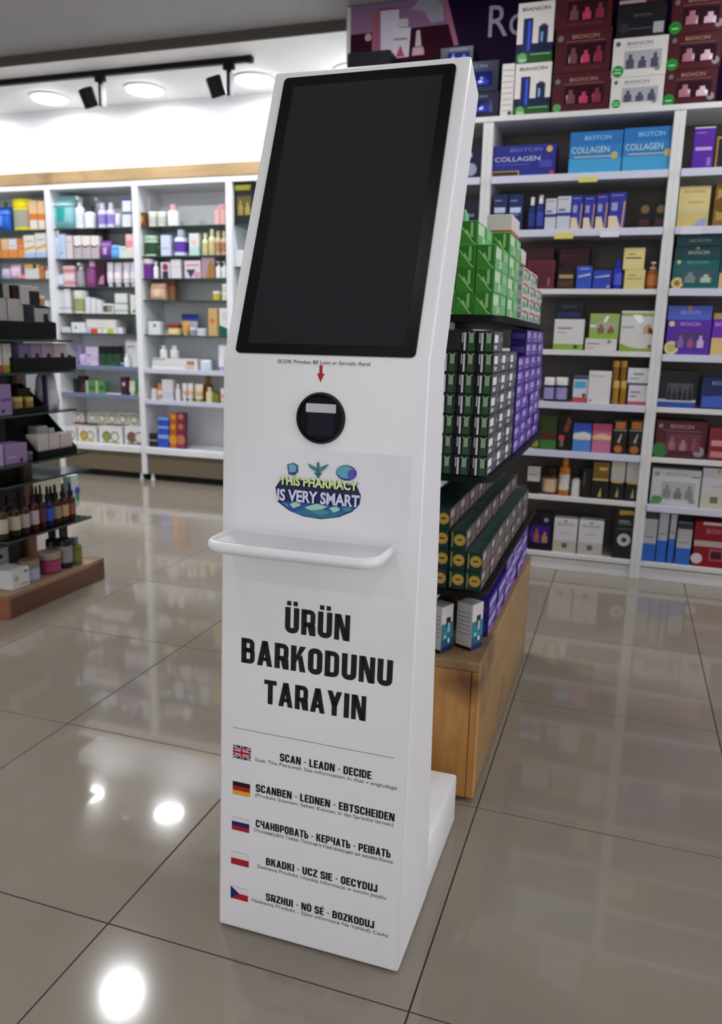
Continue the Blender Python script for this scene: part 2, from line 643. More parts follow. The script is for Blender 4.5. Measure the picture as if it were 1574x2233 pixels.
# ------------------------------------------------------------------ track with spotlights
M_BLK = mat('0c0c0e', 0.5, spec=.15)
YT = 4.58
tr = empty('light_track', (-3.8, YT, ZS))
b = MB()
b.box(-5.6, YT - .017, ZS - .032, -2.27, YT + .017, ZS, M_BLK)
b.build('rail', tr, bevel=.002)
b = MB()
b.box(-2.285, YT - .02, ZS - .036, -2.245, YT + .02, ZS, M_BLK)
b.build('end_cap', tr, bevel=.003)
tag(tr, 'black lighting track mounted along the white soffit', 'light track')
for x, nm in ((-4.16, 'black track spotlight cut off by the left edge of photo'), (-3.30, 'black track spotlight in the middle of the track'), (-2.40, 'black track spotlight at the right end of the track')):
    t = empty('track_spotlight', (x, YT, ZS - .034))
    b = MB()
    b.box(-.035, -.016, -.03, .035, .016, 0.0, M_BLK)
    b.build('adapter', t, local=True, bevel=.003)
    b = MB()
    b.box(-.012, -.012, -.17, .012, .012, -.028, M_BLK)
    b.build('stem', t, local=True, bevel=.003)
    b = MB()
    b.box(.013, -.02, -.175, .019, .028, -.05, mat('9b9ea4', .35, .6))
    b.build('driver_plate', t, local=True)
    d = Vector((.20, .35, -.92)).normalized()
    c0 = Vector((-.085, -.045, -.072))
    ax = d
    s1 = ax.cross(Vector((0, 0, 1))).normalized()
    s2 = s1.cross(ax)
    b = MB()
    rings = []
    for rr, tt in ((.040, 0), (.047, .006), (.047, .105), (.047, .11), (.040, .11), (.036, .095)):
        rings.append([c0 + ax * tt + (s1 * math.cos(2 * math.pi * q / 20) + s2 * math.sin(2 * math.pi * q / 20)) * rr for q in range(20)])
    b.loft(rings, M_BLK)
    hd = b.build('lamp_head', t, local=True, smooth=.6)
    b = MB()
    b.poly([c0 + ax * .0965 + (s1 * math.cos(2 * math.pi * q / 20) + s2 * math.sin(2 * math.pi * q / 20)) * .035 for q in range(20)], mat('ffffff', .3, emit=6.0))
    b.build('lens', hd, local=True)
    ld = bpy.data.lights.new('spot_light', 'SPOT')
    ld.energy = TRACK_SPOT
    ld.spot_size = math.radians(95)
    ld.spot_blend = .9
    ld.shadow_soft_size = .03
    ld.color = (.95, .98, 1)
    lo = bpy.data.objects.new('spot_light', ld)
    COL.objects.link(lo)
    lo.parent = t
    lo.location = c0 + ax * .125
    lo.rotation_euler = d.to_track_quat('-Z', 'Y').to_euler()
    tag(t, nm, 'spotlight', 'track spotlights')

# ------------------------------------------------------------------ shelf units
M_WHITE = noise_mat('white_laminate', 'e2e4e8', 'd9dbe0', nscale=2, rough=0.4)
M_WHITE2 = noise_mat('grey_white_laminate', 'd2d2d0', 'c8c8c8', nscale=2, rough=0.4)
M_BACKA = noise_mat('back_panel', 'eff1f4', 'e8ebef', nscale=2, rough=0.5)
M_BACKB = noise_mat('taupe_back_panel', '5c554e', '524b45', nscale=2, rough=0.5)
M_BROWN = noise_mat('taupe_gloss', '6f6350', '63573f', nscale=2, rough=0.22, scale=(.3, 1, 1))
M_RAIL = mat('c3c5d6', 0.25)
UNITS = {}


def shelf_unit_A(key, xl, xr, shelves, label, riser=False):
    t = empty('wall_shelf_unit', ((xl + xr) / 2, YA, 0))
    w = .024

    def part(nm, a, m, bev=.0015):
        b = MB()
        b.box(*a, m)
        return b.build(nm, t, bevel=bev)
    part('side_panel', (xl, YA, .05, xl + w, YA + .33, 2.2), M_WHITE)
    part('side_panel', (xr - w, YA, .05, xr, YA + .33, 2.2), M_WHITE)
    part('top_panel', (xl + w, YA, 2.165, xr - w, YA + .33, 2.2), M_WHITE)
    part('back_panel', (xl + w, YA + .315, .2, xr - w, YA + .33, 2.165), M_BACKA)
    part('bottom_board', (xl + w, YA - .02, .215, xr - w, YA + .315, .262), M_WHITE)
    dr = part('drawer_front', (xl + w + .004, YA + .012, .055, xr - w - .004, YA + .03, .205), M_BROWN)
    part('carcass', (xl + w, YA + .032, .05, xr - w, YA + .31, .214), M_WHITE)
    part('toe_kick', (xl + w, YA + .06, 0, xr - w, YA + .08, .049), mat('1d1a17', .5))
    for xx in (xl + .05, xr - .05):
        b = MB()
        b.lathe([(.018, 0), (.02, .004), (.014, .012), (.014, .052)], M_WHITE, xx, YA + .04, 12)
        b.build('foot', t, smooth=.6)
    for kind, z in shelves:
        if kind == 'g':
            b = MB()
            b.box(xl + w + .001, YA + .03, z - .008, xr - w - .001, YA + .314, z, M_GLASS)
            s_ = b.build('glass_shelf', t)
            b = MB()
            b.box(xl + w + .002, YA + .0275, z - .0085, xr - w - .002, YA + .030, z + .0003, M_GLASS_EDGE)
            b.build('glass_edge', s_)
        else:
            s_ = part('shelf_board', (xl + w, YA + .012, z - .022, xr - w, YA + .314, z), M_WHITE)
            b = MB()
            b.box(xl + w + .004, YA - .002, z - .03, xr - w - .004, YA + .012, z + .004, M_RAIL if kind == 'w' else mat('6f7b98', .3))
            b.build('price_rail', s_, bevel=.001)
    tag(t, label, 'shelf unit', 'white shelf units along the back wall')
    UNITS[key] = dict(y=YA + .035, z=[2.3] + [z for _, z in shelves] + [.262], root=t)
    return t


def zA(py, px=497):
    return at(px, py, 1, YA + .03).z


A_X = [-5.83, -5.06, -4.285, -3.515, -2.752, -1.98]
shA0 = [('g', 1.885), ('g', 1.68), ('g', 1.52), ('g', 1.31), ('g', 1.1), ('b', .86), ('b', .62)]
shA1 = [('g', 1.888), ('g', 1.668), ('g', 1.462), ('g', 1.262), ('g', 1.115), ('b', .868), ('b', .652)]
shA2 = [('g', 1.888), ('g', 1.68), ('g', 1.522), ('g', 1.367), ('g', 1.113), ('w', .86), ('w', .626)]
shA3 = [('g', 1.888), ('g', 1.60), ('g', 1.36), ('g', 1.113), ('w', .86), ('w', .626)]
shelf_unit_A('Aleft', A_X[0], A_X[1], shA0, 'white back-wall shelf unit mostly cut off at left edge')
shelf_unit_A('A0', A_X[1], A_X[2], shA0, 'white back-wall shelf unit holding the yellow tub, at left edge')
shelf_unit_A('A1', A_X[2], A_X[3], shA1, 'white back-wall shelf unit holding the teal diaper bag')
shelf_unit_A('A2', A_X[3], A_X[4], shA2, 'white back-wall shelf unit with brown drawers next to the kiosk')
shelf_unit_A('A3', A_X[4], A_X[5], shA3, 'white back-wall shelf unit mostly hidden behind the kiosk screen')


def shelf_unit_B(key, xl, xr, shelves, label):
    t = empty('wall_shelf_unit', ((xl + xr) / 2, YB, 0))
    w = .024

    def part(nm, a, m, bev=.0015):
        b = MB()
        b.box(*a, m)
        return b.build(nm, t, bevel=bev)
    part('side_panel', (xl, YB, 0.0, xl + w, YB + .29, 2.108), M_WHITE2)
    part('side_panel', (xr - w, YB, 0.0, xr, YB + .29, 2.108), M_WHITE2)
    part('top_panel', (xl, YB - .002, 2.109, xr, YB + .29, 2.133), M_WHITE2)
    part('back_panel', (xl + w, YB + .276, .085, xr - w, YB + .29, 2.108), M_BACKB)
    part('plinth', (xl + w, YB + .012, 0.0, xr - w, YB + .03, .06), M_WHITE2)
    for kind, z in shelves:
        s_ = part('shelf_board', (xl + w, YB + .004, z - .024, xr - w, YB + .276, z), M_WHITE2)
        if kind == 'r':
            b = MB()
            b.box(xl + w + .003, YB - .01, z - .03, xr - w - .003, YB + .004, z + .002, M_RAIL)
            b.build('price_rail', s_, bevel=.001)
    tag(t, label, 'shelf unit', 'white shelf units along the right wall')
    UNITS[key] = dict(y=YB + .02, z=[2.134] + [z for _, z in shelves], root=t)
    return t


shB = [('r', 1.868), ('r', 1.628), ('n', 1.365), ('n', 1.085), ('r', .838), ('r', .603), ('n', .378), ('n', .09)]
shB2 = [('r', 1.868), ('r', 1.628), ('r', 1.365), ('r', 1.075), ('n', .835), ('n', .600), ('r', .372), ('n', .09)]
B_X = [-1.53, -.715, .115, .95, 1.78]
shelf_unit_B('B0', B_X[0], B_X[1], shB, 'white shelf unit mostly hidden behind the kiosk, right wall')
shelf_unit_B('B1', B_X[1], B_X[2], shB, 'white shelf unit of collagen boxes, full width visible, right wall')
shelf_unit_B('B2', B_X[2], B_X[3], shB2, 'white shelf unit cut by the right edge of the photo')
shelf_unit_B('B3', B_X[3], B_X[4], shB2, 'white shelf unit beyond the right edge of the photo')


def price_label(unit, z, x0, x1, py0, py1, c):
    t = UNITS[unit]['root']
    a, d = at(x0, py1, 1, YB - .012), at(x1, py0, 1, YB - .012)
    b = MB()
    b.box(a.x, YB - .0135, a.z, d.x, YB - .0108, d.z, mat(c, .5))
    b.build('price_label', t)


price_label('B1', 0, 1261, 1303, 385, 398, 'cfc76a')
price_label('B1', 0, 1208, 1250, 507, 521, 'cfc76a')
price_label('B1', 0, 1308, 1350, 504, 517, 'd5d6de')
price_label('B2', 0, 1483, 1531, 495, 511, 'cdced9')

# ------------------------------------------------------------------ products
_CART = {}


def carton_mesh(w, d, h, m, bev=.0012, mside=None, mtop=None):
    k = (round(w, 4), round(d, 4), round(h, 4), m.name, mside and mside.name, mtop and mtop.name)
    if k in _CART:
        return _CART[k]
    b = MB()
    x, y = w / 2, d / 2
    ms = mside or m
    mt = mtop or m
    q = [(-x, -y, 0), (x, -y, 0), (x, y, 0), (-x, y, 0), (-x, -y, h), (x, -y, h), (x, y, h), (-x, y, h)]
    b.v = q
    b.f = [(0, 3, 2, 1), (4, 5, 6, 7), (0, 1, 5, 4), (1, 2, 6, 5), (2, 3, 7, 6), (3, 0, 4, 7)]
    b.mi = [b.slot(mt), b.slot(mt), b.slot(m), b.slot(ms), b.slot(m), b.slot(ms)]
    me = b.mesh('carton', bevel=min(bev, .1 * min(w, d, h)))
    _CART[k] = me
    return me


def face_print(parent, w, d, h, els, name='printed_design'):
    """els in fractions of the front face (-Y); full width bands wrap round to the right side (+X)"""
    pf = Print((-w / 2, -d / 2, 0), (1, 0, 0), (0, 0, 1), (0, -1, 0))
    ps = Print((w / 2, -d / 2, 0), (0, 1, 0), (0, 0, 1), (1, 0, 0))
    for e in els:
        k = e[0]
        if k == 'r':
            _, u0, v0, u1, v1, c = e[:6]
            m = mat(c, .35)
            pf.rect(u0 * w, v0 * h, u1 * w, v1 * h, m)
            if u0 <= 0 and u1 >= 1:
                ps.rect(0, v0 * h, d, v1 * h, m)
        elif k == 's':                      # print on the right side only
            _, u0, v0, u1, v1, c = e
            ps.rect(u0 * d, v0 * h, u1 * d, v1 * h, mat(c, .35))
        elif k == 'd':
            _, u, v, r, c = e
            pf.disc(u * w, v * h, r * h, mat(c, .3))
        elif k == 'o':                      # ring
            _, u, v, r, c, ci = e
            pf.disc(u * w, v * h, r * h, mat(c, .3))
            pf.disc(u * w, v * h, r * h * .78, mat(ci, .3))
        elif k == 't':
            _, t, u0, v0, tw, th, c = e
            pf.text(t, u0 * w, v0 * h, tw * w, th * h, mat(c, .4))
        elif k == 'p':
            pf.poly([(u * w, v * h) for u, v in e[1]], mat(e[2], .35))
    out = []
    if pf.mb.f:
        out.append(pf.mb.build(name, parent, local=True))
    if ps.mb.f:
        out.append(ps.mb.build('side_print', parent, local=True))
    return out


def ellipse(rx, ry, z, n=16, cx=0, cy=0, p=2.0):
    out = []
    for a in range(n):
        t = 2 * math.pi * a / n
        c, s_ = math.cos(t), math.sin(t)
        out.append((cx + rx * math.copysign(abs(c) ** (2 / p), c), cy + ry * math.copysign(abs(s_) ** (2 / p), s_), z))
    return out


def make(kind, w, d, h, c, els=(), loc=(0, 0, 0), rz=0.0, name=None):
    """one product; c = [body, cap/second, label]"""
    c = [c] if isinstance(c, str) else list(c)
    c1 = c[0]
    c2 = c[1] if len(c) > 1 else c1
    c3 = c[2] if len(c) > 2 else None
    if kind in ('carton', 'kit'):
        o = link(name or ('gift_box' if kind == 'kit' else 'carton'), carton_mesh(w, d, h, mat(c1, .35)), None, loc, rz)
        if kind == 'kit':                  # window recess shown as framed clear window with contents
            fr = MB()
            u0, v0, u1, v1 = .22, .2, .9, .66
            y = -d / 2
            fr.box(-w / 2 + u0 * w, y - .0012, v0 * h, -w / 2 + u1 * w, y - .0002, v1 * h, mat(c2, .12))
            wn = fr.build('window', o, local=True)
            for q, cc in enumerate(c[2:]):
                n = len(c) - 2
                uu = u0 + (q + .5) * (u1 - u0) / n
                b = MB()
                hh = (v1 - v0) * h * (.8 - .15 * (q % 2))
                b.lathe([(.01 * 0 + .33 * (u1 - u0) * w / n, v0 * h + .002), (.33 * (u1 - u0) * w / n, v0 * h + hh * .6), (.15 * (u1 - u0) * w / n, v0 * h + hh * .7), (.15 * (u1 - u0) * w / n, v0 * h + hh)], mat(cc, .2), -w / 2 + uu * w, y - .0015, 10, sy=.12)
                b.build('bottle_in_window', wn, local=True, smooth=.6)
        if els:
            face_print(o, w, d, h, els)
        return o
    t = None
    r = w / 2
    ry = min(d, w) / 2 / max(r, 1e-6)
    b = MB()
    if kind in ('bottle', 'spray', 'pump', 'dropper'):
        top = {'bottle': .74, 'spray': .7, 'pump': .72, 'dropper': .62}[kind]
        b.lathe([(r * .92, 0), (r, .015 * h), (r, top * h * .86), (r * .9, top * h * .93), (r * .42, top * h), (r * .42, top * h + .02 * h)], mat(c1, .2 if kind == 'dropper' else .3), seg=16, sy=ry)
        o = b.build(name or {'bottle': 'bottle', 'spray': 'spray_bottle', 'pump': 'pump_bottle', 'dropper': 'dropper_bottle'}[kind], None, local=True, smooth=.7)
        b = MB()
        m2 = mat(c2, .3)
        z0 = top * h + .015 * h
        if kind == 'bottle':
            b.lathe([(r * .55, z0), (r * .55, h * .985), (r * .48, h)], m2, seg=14, sy=ry)
            b.build('cap', o, local=True, smooth=.6)
        elif kind == 'dropper':
            b.lathe([(r * .6, z0), (r * .6, h * .78)], m2, seg=12, sy=ry)
            b.build('collar', o, local=True, smooth=.6)
            b = MB()
            b.lathe([(r * .3, h * .78), (r * .32, h * .9), (r * .2, h * .985), (r * .1, h)], m2, seg=10, sy=ry)
            b.build('dropper_bulb', o, local=True, smooth=.7)
        elif kind == 'pump':
            b.lathe([(r * .55, z0), (r * .55, h * .82), (r * .16, h * .83), (r * .16, h * .93)], m2, seg=12, sy=ry)
            b.build('collar', o, local=True, smooth=.6)
            b = MB()
            b.box(-r * .35, -r * .95, h * .93, r * .35, r * .3, h, m2)
            b.build('pump_head', o, local=True, bevel=.001)
        else:
            b.lathe([(r * .5, z0), (r * .5, h * .82)], m2, seg=12, sy=ry)
            b.build('collar', o, local=True, smooth=.6)
            b = MB()
            b.loft([[(-r * .3, -r * .9, h * .9), (r * .3, -r * .9, h * .9), (r * .3, r * .5, h * .8), (-r * .3, r * .5, h * .8)], [(-r * .3, -r * .9, h), (r * .3, -r * .9, h), (r * .3, r * .5, h * .98), (-r * .3, r * .5, h * .98)]], m2)
            b.build('trigger_head', o, local=True)
        if c3:
            b = MB()
            b.lathe([(r * 1.012, h * .14), (r * 1.012, h * top * .72)], mat(c3, .45), seg=16, sy=ry)
            b.build('label_band', o, local=True, smooth=.6)
    elif kind in ('jar', 'tub'):
        zz = .66 if kind == 'jar' else .74
        b.lathe([(r * .86, 0), (r * .96, .02 * h), (r * .96, zz * h), (r * .9, zz * h + .01)], mat(c1, .25), seg=20, sy=ry)
        o = b.build(name or 'jar', None, local=True, smooth=.6)
        b = MB()
        b.lathe([(r * .985, zz * h + .002), (r, zz * h + .006), (r, h * .97), (r * .93, h)], mat(c2, .3), seg=20, sy=ry)
        b.build('lid', o, local=True, smooth=.6)
        if c3:
            b = MB()
            b.lathe([(r * .972, h * .1), (r * .972, h * (zz - .08))], mat(c3, .45), seg=20, sy=ry)
            b.build('label_band', o, local=True, smooth=.6)
    elif kind == 'tube':
        rings = [ellipse(r * .92, r * .8, h * .17), ellipse(r * .98, r * .72, h * .3), ellipse(r, r * .5, h * .6), ellipse(r, r * .2, h * .9), ellipse(r, .0012, h * .94), ellipse(r, .0012, h)]
        b.loft(rings, mat(c1, .35))
        o = b.build(name or 'tube', None, local=True, smooth=.9)
        b = MB()
        b.lathe([(r * .62, 0), (r * .7, h * .15), (r * .9, h * .17)], mat(c2, .3), seg=14)
        b.build('cap', o, local=True, smooth=.6)
        if c3:
            b = MB()
            b.loft([ellipse(r * 1.0, r * .78, h * .34), ellipse(r * 1.01, r * .53, h * .6)], mat(c3, .4), False, False)
            b.build('label_band', o, local=True, smooth=.9)
    else:                                   # pouch: soft pillow pack
        rings = []
        for z, k_ in ((0, .55), (.05, .85), (.25, 1), (.6, .95), (.85, .6), (.94, .15), (1, .08)):
            rings.append(ellipse(r * (1 if 0 < z < .9 else .97), max(.0015, d / 2 * k_), z * h, 20, p=3.2))
        b.loft(rings, mat(c1, .3))
        o = b.build(name or 'soft_pack', None, local=True, smooth=.9)
        if c3:
            b = MB()
            b.loft([ellipse(r * .6, d / 2 * 1.015, h * .22, 20, p=3.2), ellipse(r * .6, d / 2 * 1.0, h * .62, 20, p=3.2)], mat(c3, .4))
            b.build('printed_panel', o, local=True, smooth=.9)
        if c2 != c1:
            b = MB()
            b.loft([ellipse(r * 1.012, d / 2 * .99, h * .68, 20, p=3.2), ellipse(r * 1.012, d / 2 * .63, h * .85, 20, p=3.2)], mat(c2, .4), False, False)
            b.build('header_band', o, local=True, smooth=.9)
    o.location = loc
    o.rotation_euler = (0, 0, rz)
    return o


LAST = {}
ORD = ['top', 'second', 'third', 'fourth', 'fifth', 'sixth', 'seventh', 'bottom']
UNAME = {'A0': 'leftmost back bay', 'A1': 'second back bay', 'A2': 'third back bay', 'A3': 'back bay by screen', 'B0': 'bay behind kiosk', 'B1': 'collagen shelf unit', 'B2': 'far-right shelf unit'}


def P(unit, sh, desc, kind, x0, y0, x1, y1, c, els=(), stack=False, d=None, back=0.0, cat=None, name=None, place=None):
    """place a product whose front face spans the photo rectangle; sh = 1.. counted from the top, 0 = on top of the unit"""
    U = UNITS[unit]
    y = U['y'] + back
    ym = (y0 + y1) / 2
    a, b_ = at(x0, ym, 1, y), at(x1, ym, 1, y)
    zt = at((x0 + x1) / 2, y0, 1, y).z
    zb = LAST[unit] if stack else U['z'][sh] + .0008
    w = b_.x - a.x
    h = zt - zb
    if kind in ('carton', 'kit'):
        w -= .0022
        dd = d or min(.16, max(.05, w * .6))
        dd = min(dd, .24 - back if unit[0] == 'B' else .26 - back)
    else:
        w -= .0015
        dd = d or min(w, .1)
    if kind in ('pouch',):
        dd = d or min(.13, w * .6)
    if unit == 'A1' and sh == 8 and place is None:
        pass
    o = make(kind, w, dd, h, c, els, ((a.x + b_.x) / 2, y + dd / 2, zb), 0.0, name)
    LAST[unit] = zb + h + .0008
    n = len(U['z'])
    if place is None:
        pos = 'on top' if sh == 0 else ('on bottom shelf' if sh == n - 1 else 'on %s shelf' % ORD[sh - 1])
        place = '%s, %s' % (pos, UNAME[unit])
    cats = {'carton': 'box', 'kit': 'gift box', 'bottle': 'bottle', 'spray': 'spray bottle', 'pump': 'pump bottle', 'dropper': 'dropper bottle', 'jar': 'jar', 'tub': 'tub', 'tube': 'tube', 'pouch': 'soft pack'}
    reg(o, desc, place, cat or cats[kind], 'products on the %s' % UNAME[unit])
    return o


BX = lambda c='8d8a88', u=.25, v=.82, w=.55, h=.07: ('t', 'BIOXCIN', u, v, w, h, c)
# --- on top of the right unit
for i, (y0, y1) in enumerate(((203, 268), (135, 202), (102, 134))):
    P('B1', 0, 'navy gift box with blue window, %s of its stack' % ('lowest', 'middle', 'topmost')[i], 'kit', 960, y0, 1087 if i < 2 else 1032, y1, ['11162f', '121c50', '1f2f88', '24379a'], [('t', 'BIOXCIN', .3, .78, .5, .1, '6b7290')], stack=i > 0, d=.14, place='beside the kiosk top')
P('B1', 0, 'narrow white carton with printed text lines', 'carton', 1092, 139, 1120, 266, 'c9c5c1', [('r', .1, .1 + .11 * k, .9, .115 + .11 * k, '9a9693') for k in range(8)] + [('r', .6, .02, .9, .09, '4a4848')], d=.15)
for i, (x0, x1, y0, y1) in enumerate(((1121, 1200, 137, 264), (1127, 1207, 4, 136))):
    P('B1', 0, 'white green navy hair kit, %s of the pair' % ('lower', 'upper')[i], 'carton', x0, y0, x1, y1, 'cfcac5',
      [('r', 0, .17, 1, .32, '131c3c'), ('r', 0, 0, 1, .17, '1f4f22'), ('r', .4, .13, .95, .145, '8fb48f'), ('r', .17, .17, .43, .74, '15224f'), ('r', .3, .2, .37, .7, '3550c8'), ('r', .6, .32, .85, .6, '1a2748'), ('r', .66, .34, .72, .5, '7f9ac8'), ('r', .66, .6, .8, .63, '4a3d22'), ('d', .18, .09, .085, '5f9a63'), ('r', .08, .02, .3, .07, '8fbf90'), ('t', 'BIANCIN', .12, .86, .76, .06, '5a5450')], stack=i == 1, d=.14)
for i, (y0, y1) in enumerate(((158, 258), (62, 157), (-30, 61))):
    P('B1', 0, 'dark red gift box, %s of three beside white kits' % ('lowest', 'middle', 'highest')[i], 'kit', (1203, 1210, 1212)[i], y0, 1328 + 4 * i, y1, ['43131b', '2a1218', '6a4048', 'b03a58', '7a2c3c'],
      [('t', 'BIOXCIN', .3, .78, .48, .09, '9a7468'), ('r', .2, .71, .9, .725, '8a5a55'), ('d', .09, .8, .07, '6d6468'), ('d', .1, .12, .11, '55925a') if i == 0 else ('r', .2, .1, .85, .115, '6a3038')], stack=i > 0, d=.16)
for i, (x0, x1, y0, y1) in enumerate(((1330, 1446, 167, 250), (1335, 1455, 80, 166))):
    P('B1', 0, 'white ampoule kit with green sticker, %s of the pair' % ('lower', 'upper')[i], 'kit', x0, y0, x1, y1, ['c6c3c0', '9d9ca2', '4a4c60', '4a4c60', '4a4c60'],
      [('t', 'BIANCIN', .26, .8, .46, .09, '5f5854'), ('r', .22, .74, .74, .75, '8b8582'), ('d', .09, .85, .065, '5b5455'), ('d', .12, .16, .15, '1f7a2c'), ('r', .05, .1, .18, .14, '8fd08f'), ('r', .05, .19, .18, .22, '8fd08f'), ('d', .84, .2, .08, '77797a')], stack=i == 1, d=.16)
P('B1', 0, 'black hair set with small white label', 'carton', 1345, 8, 1452, 79, '17151a', [('r', .22, .24, .75, .27, '4c4c54'), ('d', .15, .3, .16, '2c2c32'), ('r', .76, .08, .97, .42, '9b9a9c'), ('t', 'BIOXCIN', .35, .62, .35, .08, '5a5a5e')], stack=True, d=.15)
P('B1', 0, 'maroon carton lying over the black hair set', 'carton', 1352, -40, 1450, 7, '35141d', [('r', 0, .05, .6, .2, 'a08a8c')], stack=True, d=.15)
for i, (x0, x1, y0, y1) in enumerate(((1449, 1562, 151, 240), (1457, 1574, 71, 150), (1464, 1582, -14, 70))):
    P('B1' if i < 0 else 'B2', 0, 'dark red hair care gift box, %s at photo corner' % ('lowest', 'middle', 'highest')[i], 'kit', x0, y0, x1, y1, ['43131b', '2c1620', '9c6a78', 'c8a8b4'],
      [('t', 'BIOXCIN', .3, .8, .46, .1, '9a7d70'), ('r', .2, .72, .88, .735, '8a5a55'), ('d', .1, .82, .07, '6d6468'), ('d', .09, .16, .17, '237a2e'), ('r', .03, .12, .15, .16, '8fd08f'), ('d', .9, .2, .11, '8c8286')], stack=i > 0, d=.16)
P('B0', 0, 'black case standing below the poster', 'carton', 757, 112, 850, 152, '17171b', [('d', .8, .4, .1, '8a8a8e')], d=.2)

# --- collagen unit
P('B0', 1, 'navy box with white figures', 'carton', 975, 322, 1050, 392, '151a33', [('d', .62, .75, .12, 'a9adb8'), ('d', .7, .3, .2, '8f95a8')], d=.15)
P('B0', 2, 'dark blue carton half hidden by kiosk', 'carton', 985, 440, 1046, 512, '1a1d2c', [('r', .2, .5, .8, .6, '6b7080')], d=.12)
COLG = lambda a, b_: [('t', 'BIOTCIN', .28, .8, .5, .1, a), ('t', 'COLLAGEN', .04, .5, .72, .14, b_)]
P('B1', 1, 'wide indigo collagen carton with gold seal', 'carton', 1073, 316, 1211, 387, '262a7e', COLG('6c78b8', 'c3c6d0') + [('r', .04, .38, .6, .41, '4a54a8'), ('d', .9, .84, .1, 'c9a24e'), ('r', .0, .0, .44, .2, 'b98f36'), ('r', .02, .03, .42, .17, '3a2d18'), ('r', .76, .28, .95, .5, '3d459c'), ('r', .92, .03, .99, .16, 'b03040')], d=.13)
for x0, x1, y0, y1 in ((1241, 1356, 286, 382), (1358, 1473, 277, 377)):
    P('B1', 1, 'sky blue collagen carton with gold seal', 'carton', x0, y0, x1, y1, '2f76b4', [('r', 0, 0, 1, .36, '3f95c4'), ('r', 0, .7, 1, 1, '2a6aac'), ('r', .1, .395, .9, .42, 'c4b886')] + COLG('7fc0e0', 'b9d2cf') + [('d', .86, .42, .085, 'c0a256')], d=.13)
for x0, x1 in ((1074, 1106), (1108, 1140)):
    P('B1', 2, 'navy carton with white label', 'carton', x0, 423, x1, 505, '1b2a55', [('r', .1, .5, .85, .64, 'b9c6dd'), ('r', .1, .8, .6, .84, '6f80a8'), ('r', .1, .42, .7, .48, '5b74a0')])
P('B1', 2, 'short navy bottle with white cap', 'bottle', 1151, 429, 1167, 504, ['1a2658', 'cfcfd4', '2b3a78'])
P('B1', 2, 'tall navy bottle with white cap', 'bottle', 1168, 424, 1187, 504, ['1c2a6a', 'd8d8dc', '35459a'])
for x0, x1, y0 in ((1188, 1213, 433), (1214, 1244, 428)):
    P('B1', 2, 'white carton with navy stripe', 'carton', x0, y0, x1, 503, 'b9bac4', [('r', 0, .42, 1, .52, '2c3680'), ('r', .1, .57, .6, .63, '56609a'), ('r', .1, .9, .8, .93, '8a8c98')])
for x0, x1, y0 in ((1245, 1270, 426), (1272, 1297, 427), (1299, 1325, 423), (1327, 1364, 419)):
    P('B1', 2, 'indigo and cream carton with swoosh', 'carton', x0, y0, x1, 502, '2f2f92', [('p', [(0, 0), (.8, 0), (.62, .2), (.5, .36), (0, .36)], 'cdbfa0'), ('p', [(.78, 0), (.9, 0), (.98, .75), (.86, .75)], 'b58a6a'), ('r', .14, .5, .5, .72, '8f96b4'), ('r', .1, .9, .8, .93, '7a80c8')])
for x0, x1 in ((1391, 1420), (1425, 1455)):
    P('B1', 2, 'small black carton with gold emblem', 'carton', x0, 440, x1, 496, '171114', [('d', .5, .72, .16, '6b5a34'), ('r', .2, .12, .8, .34, '4a1c22'), ('r', 0, 0, 1, .05, 'b59a68')])
P('B1', 3, 'dark red carton behind the green stack', 'carton', 1142, 540, 1206, 640, '4d1a24', [('r', .1, .55, .85, .6, '8a4a52')], back=.1, d=.12)
P('B1', 3, 'glossy dark red carton', 'carton', 1150, 568, 1209, 640, '5c1f28', [('r', .08, .08, .9, .9, '4e1822'), ('r', .75, .1, .85, .4, '8a4a52')], d=.09)
P('B1', 3, 'dark red twin carton behind jars', 'carton', 1217, 541, 1284, 630, '481820', [('r', .47, .0, .49, 1, '2d0f15'), ('r', .05, .8, .4, .84, '733038')], back=.13, d=.1)
P('B1', 3, 'black carton with gold lettering', 'carton', 1214, 584, 1253, 636, '1a1311', [('r', .1, .5, .9, .68, 'a08a58'), ('r', .1, .1, .9, .4, '4a3020')])
P('B1', 3, 'blue carton with pale swoosh', 'carton', 1256, 580, 1290, 636, '2f4cae', [('p', [(.1, .5), (.9, .6), (.9, .68), (.1, .56)], 'b9c2d8'), ('r', .2, .85, .8, .9, '8aa0dc')])
P('B1', 3, 'wide blue carton with pale stripe', 'carton', 1292, 590, 1332, 636, '2b3fa6', [('p', [(.1, .6), (.9, .68), (.9, .78), (.1, .66)], 'aab4d2'), ('r', .8, .05, .95, .2, 'b090d8')])
P('B1', 3, 'royal blue bottle with label', 'bottle', 1335, 566, 1358, 636, ['20269a', '2a30a8', '4a55c0'])
P('B1', 3, 'cream carton, lower of two', 'carton', 1360, 588, 1406, 636, 'cbbd7c', [('r', .2, .68, .55, .72, '6b6038'), ('r', .1, .52, .85, .56, '8d8250')])
P('B1', 3, 'cream carton, upper of two', 'carton', 1359, 540, 1406, 587, 'cfc283', [('r', .2, .68, .55, .72, '5b5030'), ('r', .1, .5, .85, .56, '4a4228')], stack=True)
P('B1', 3, 'amber pump bottle with white pump', 'pump', 1408, 571, 1437, 635, ['8a4a24', 'cdb9ae', 'b86a3a'])
P('B1', 4, 'white carton with green foot', 'carton', 1207, 696, 1273, 765, 'c9c8c5', [('r', 0, 0, 1, .19, '7fa23a'), ('r', .12, .68, .58, .74, '8b8684'), ('r', .12, .55, .4, .58, 'c58a8a'), ('d', .75, .1, .07, '5a3a28')])
P('B1', 4, 'black carton lying on white carton', 'carton', 1210, 656, 1273, 695, '14151c', [('r', .08, .1, .9, .36, '1f2c5c'), ('t', 'BIOXCIN', .25, .6, .5, .15, '4a4c58')], stack=True)
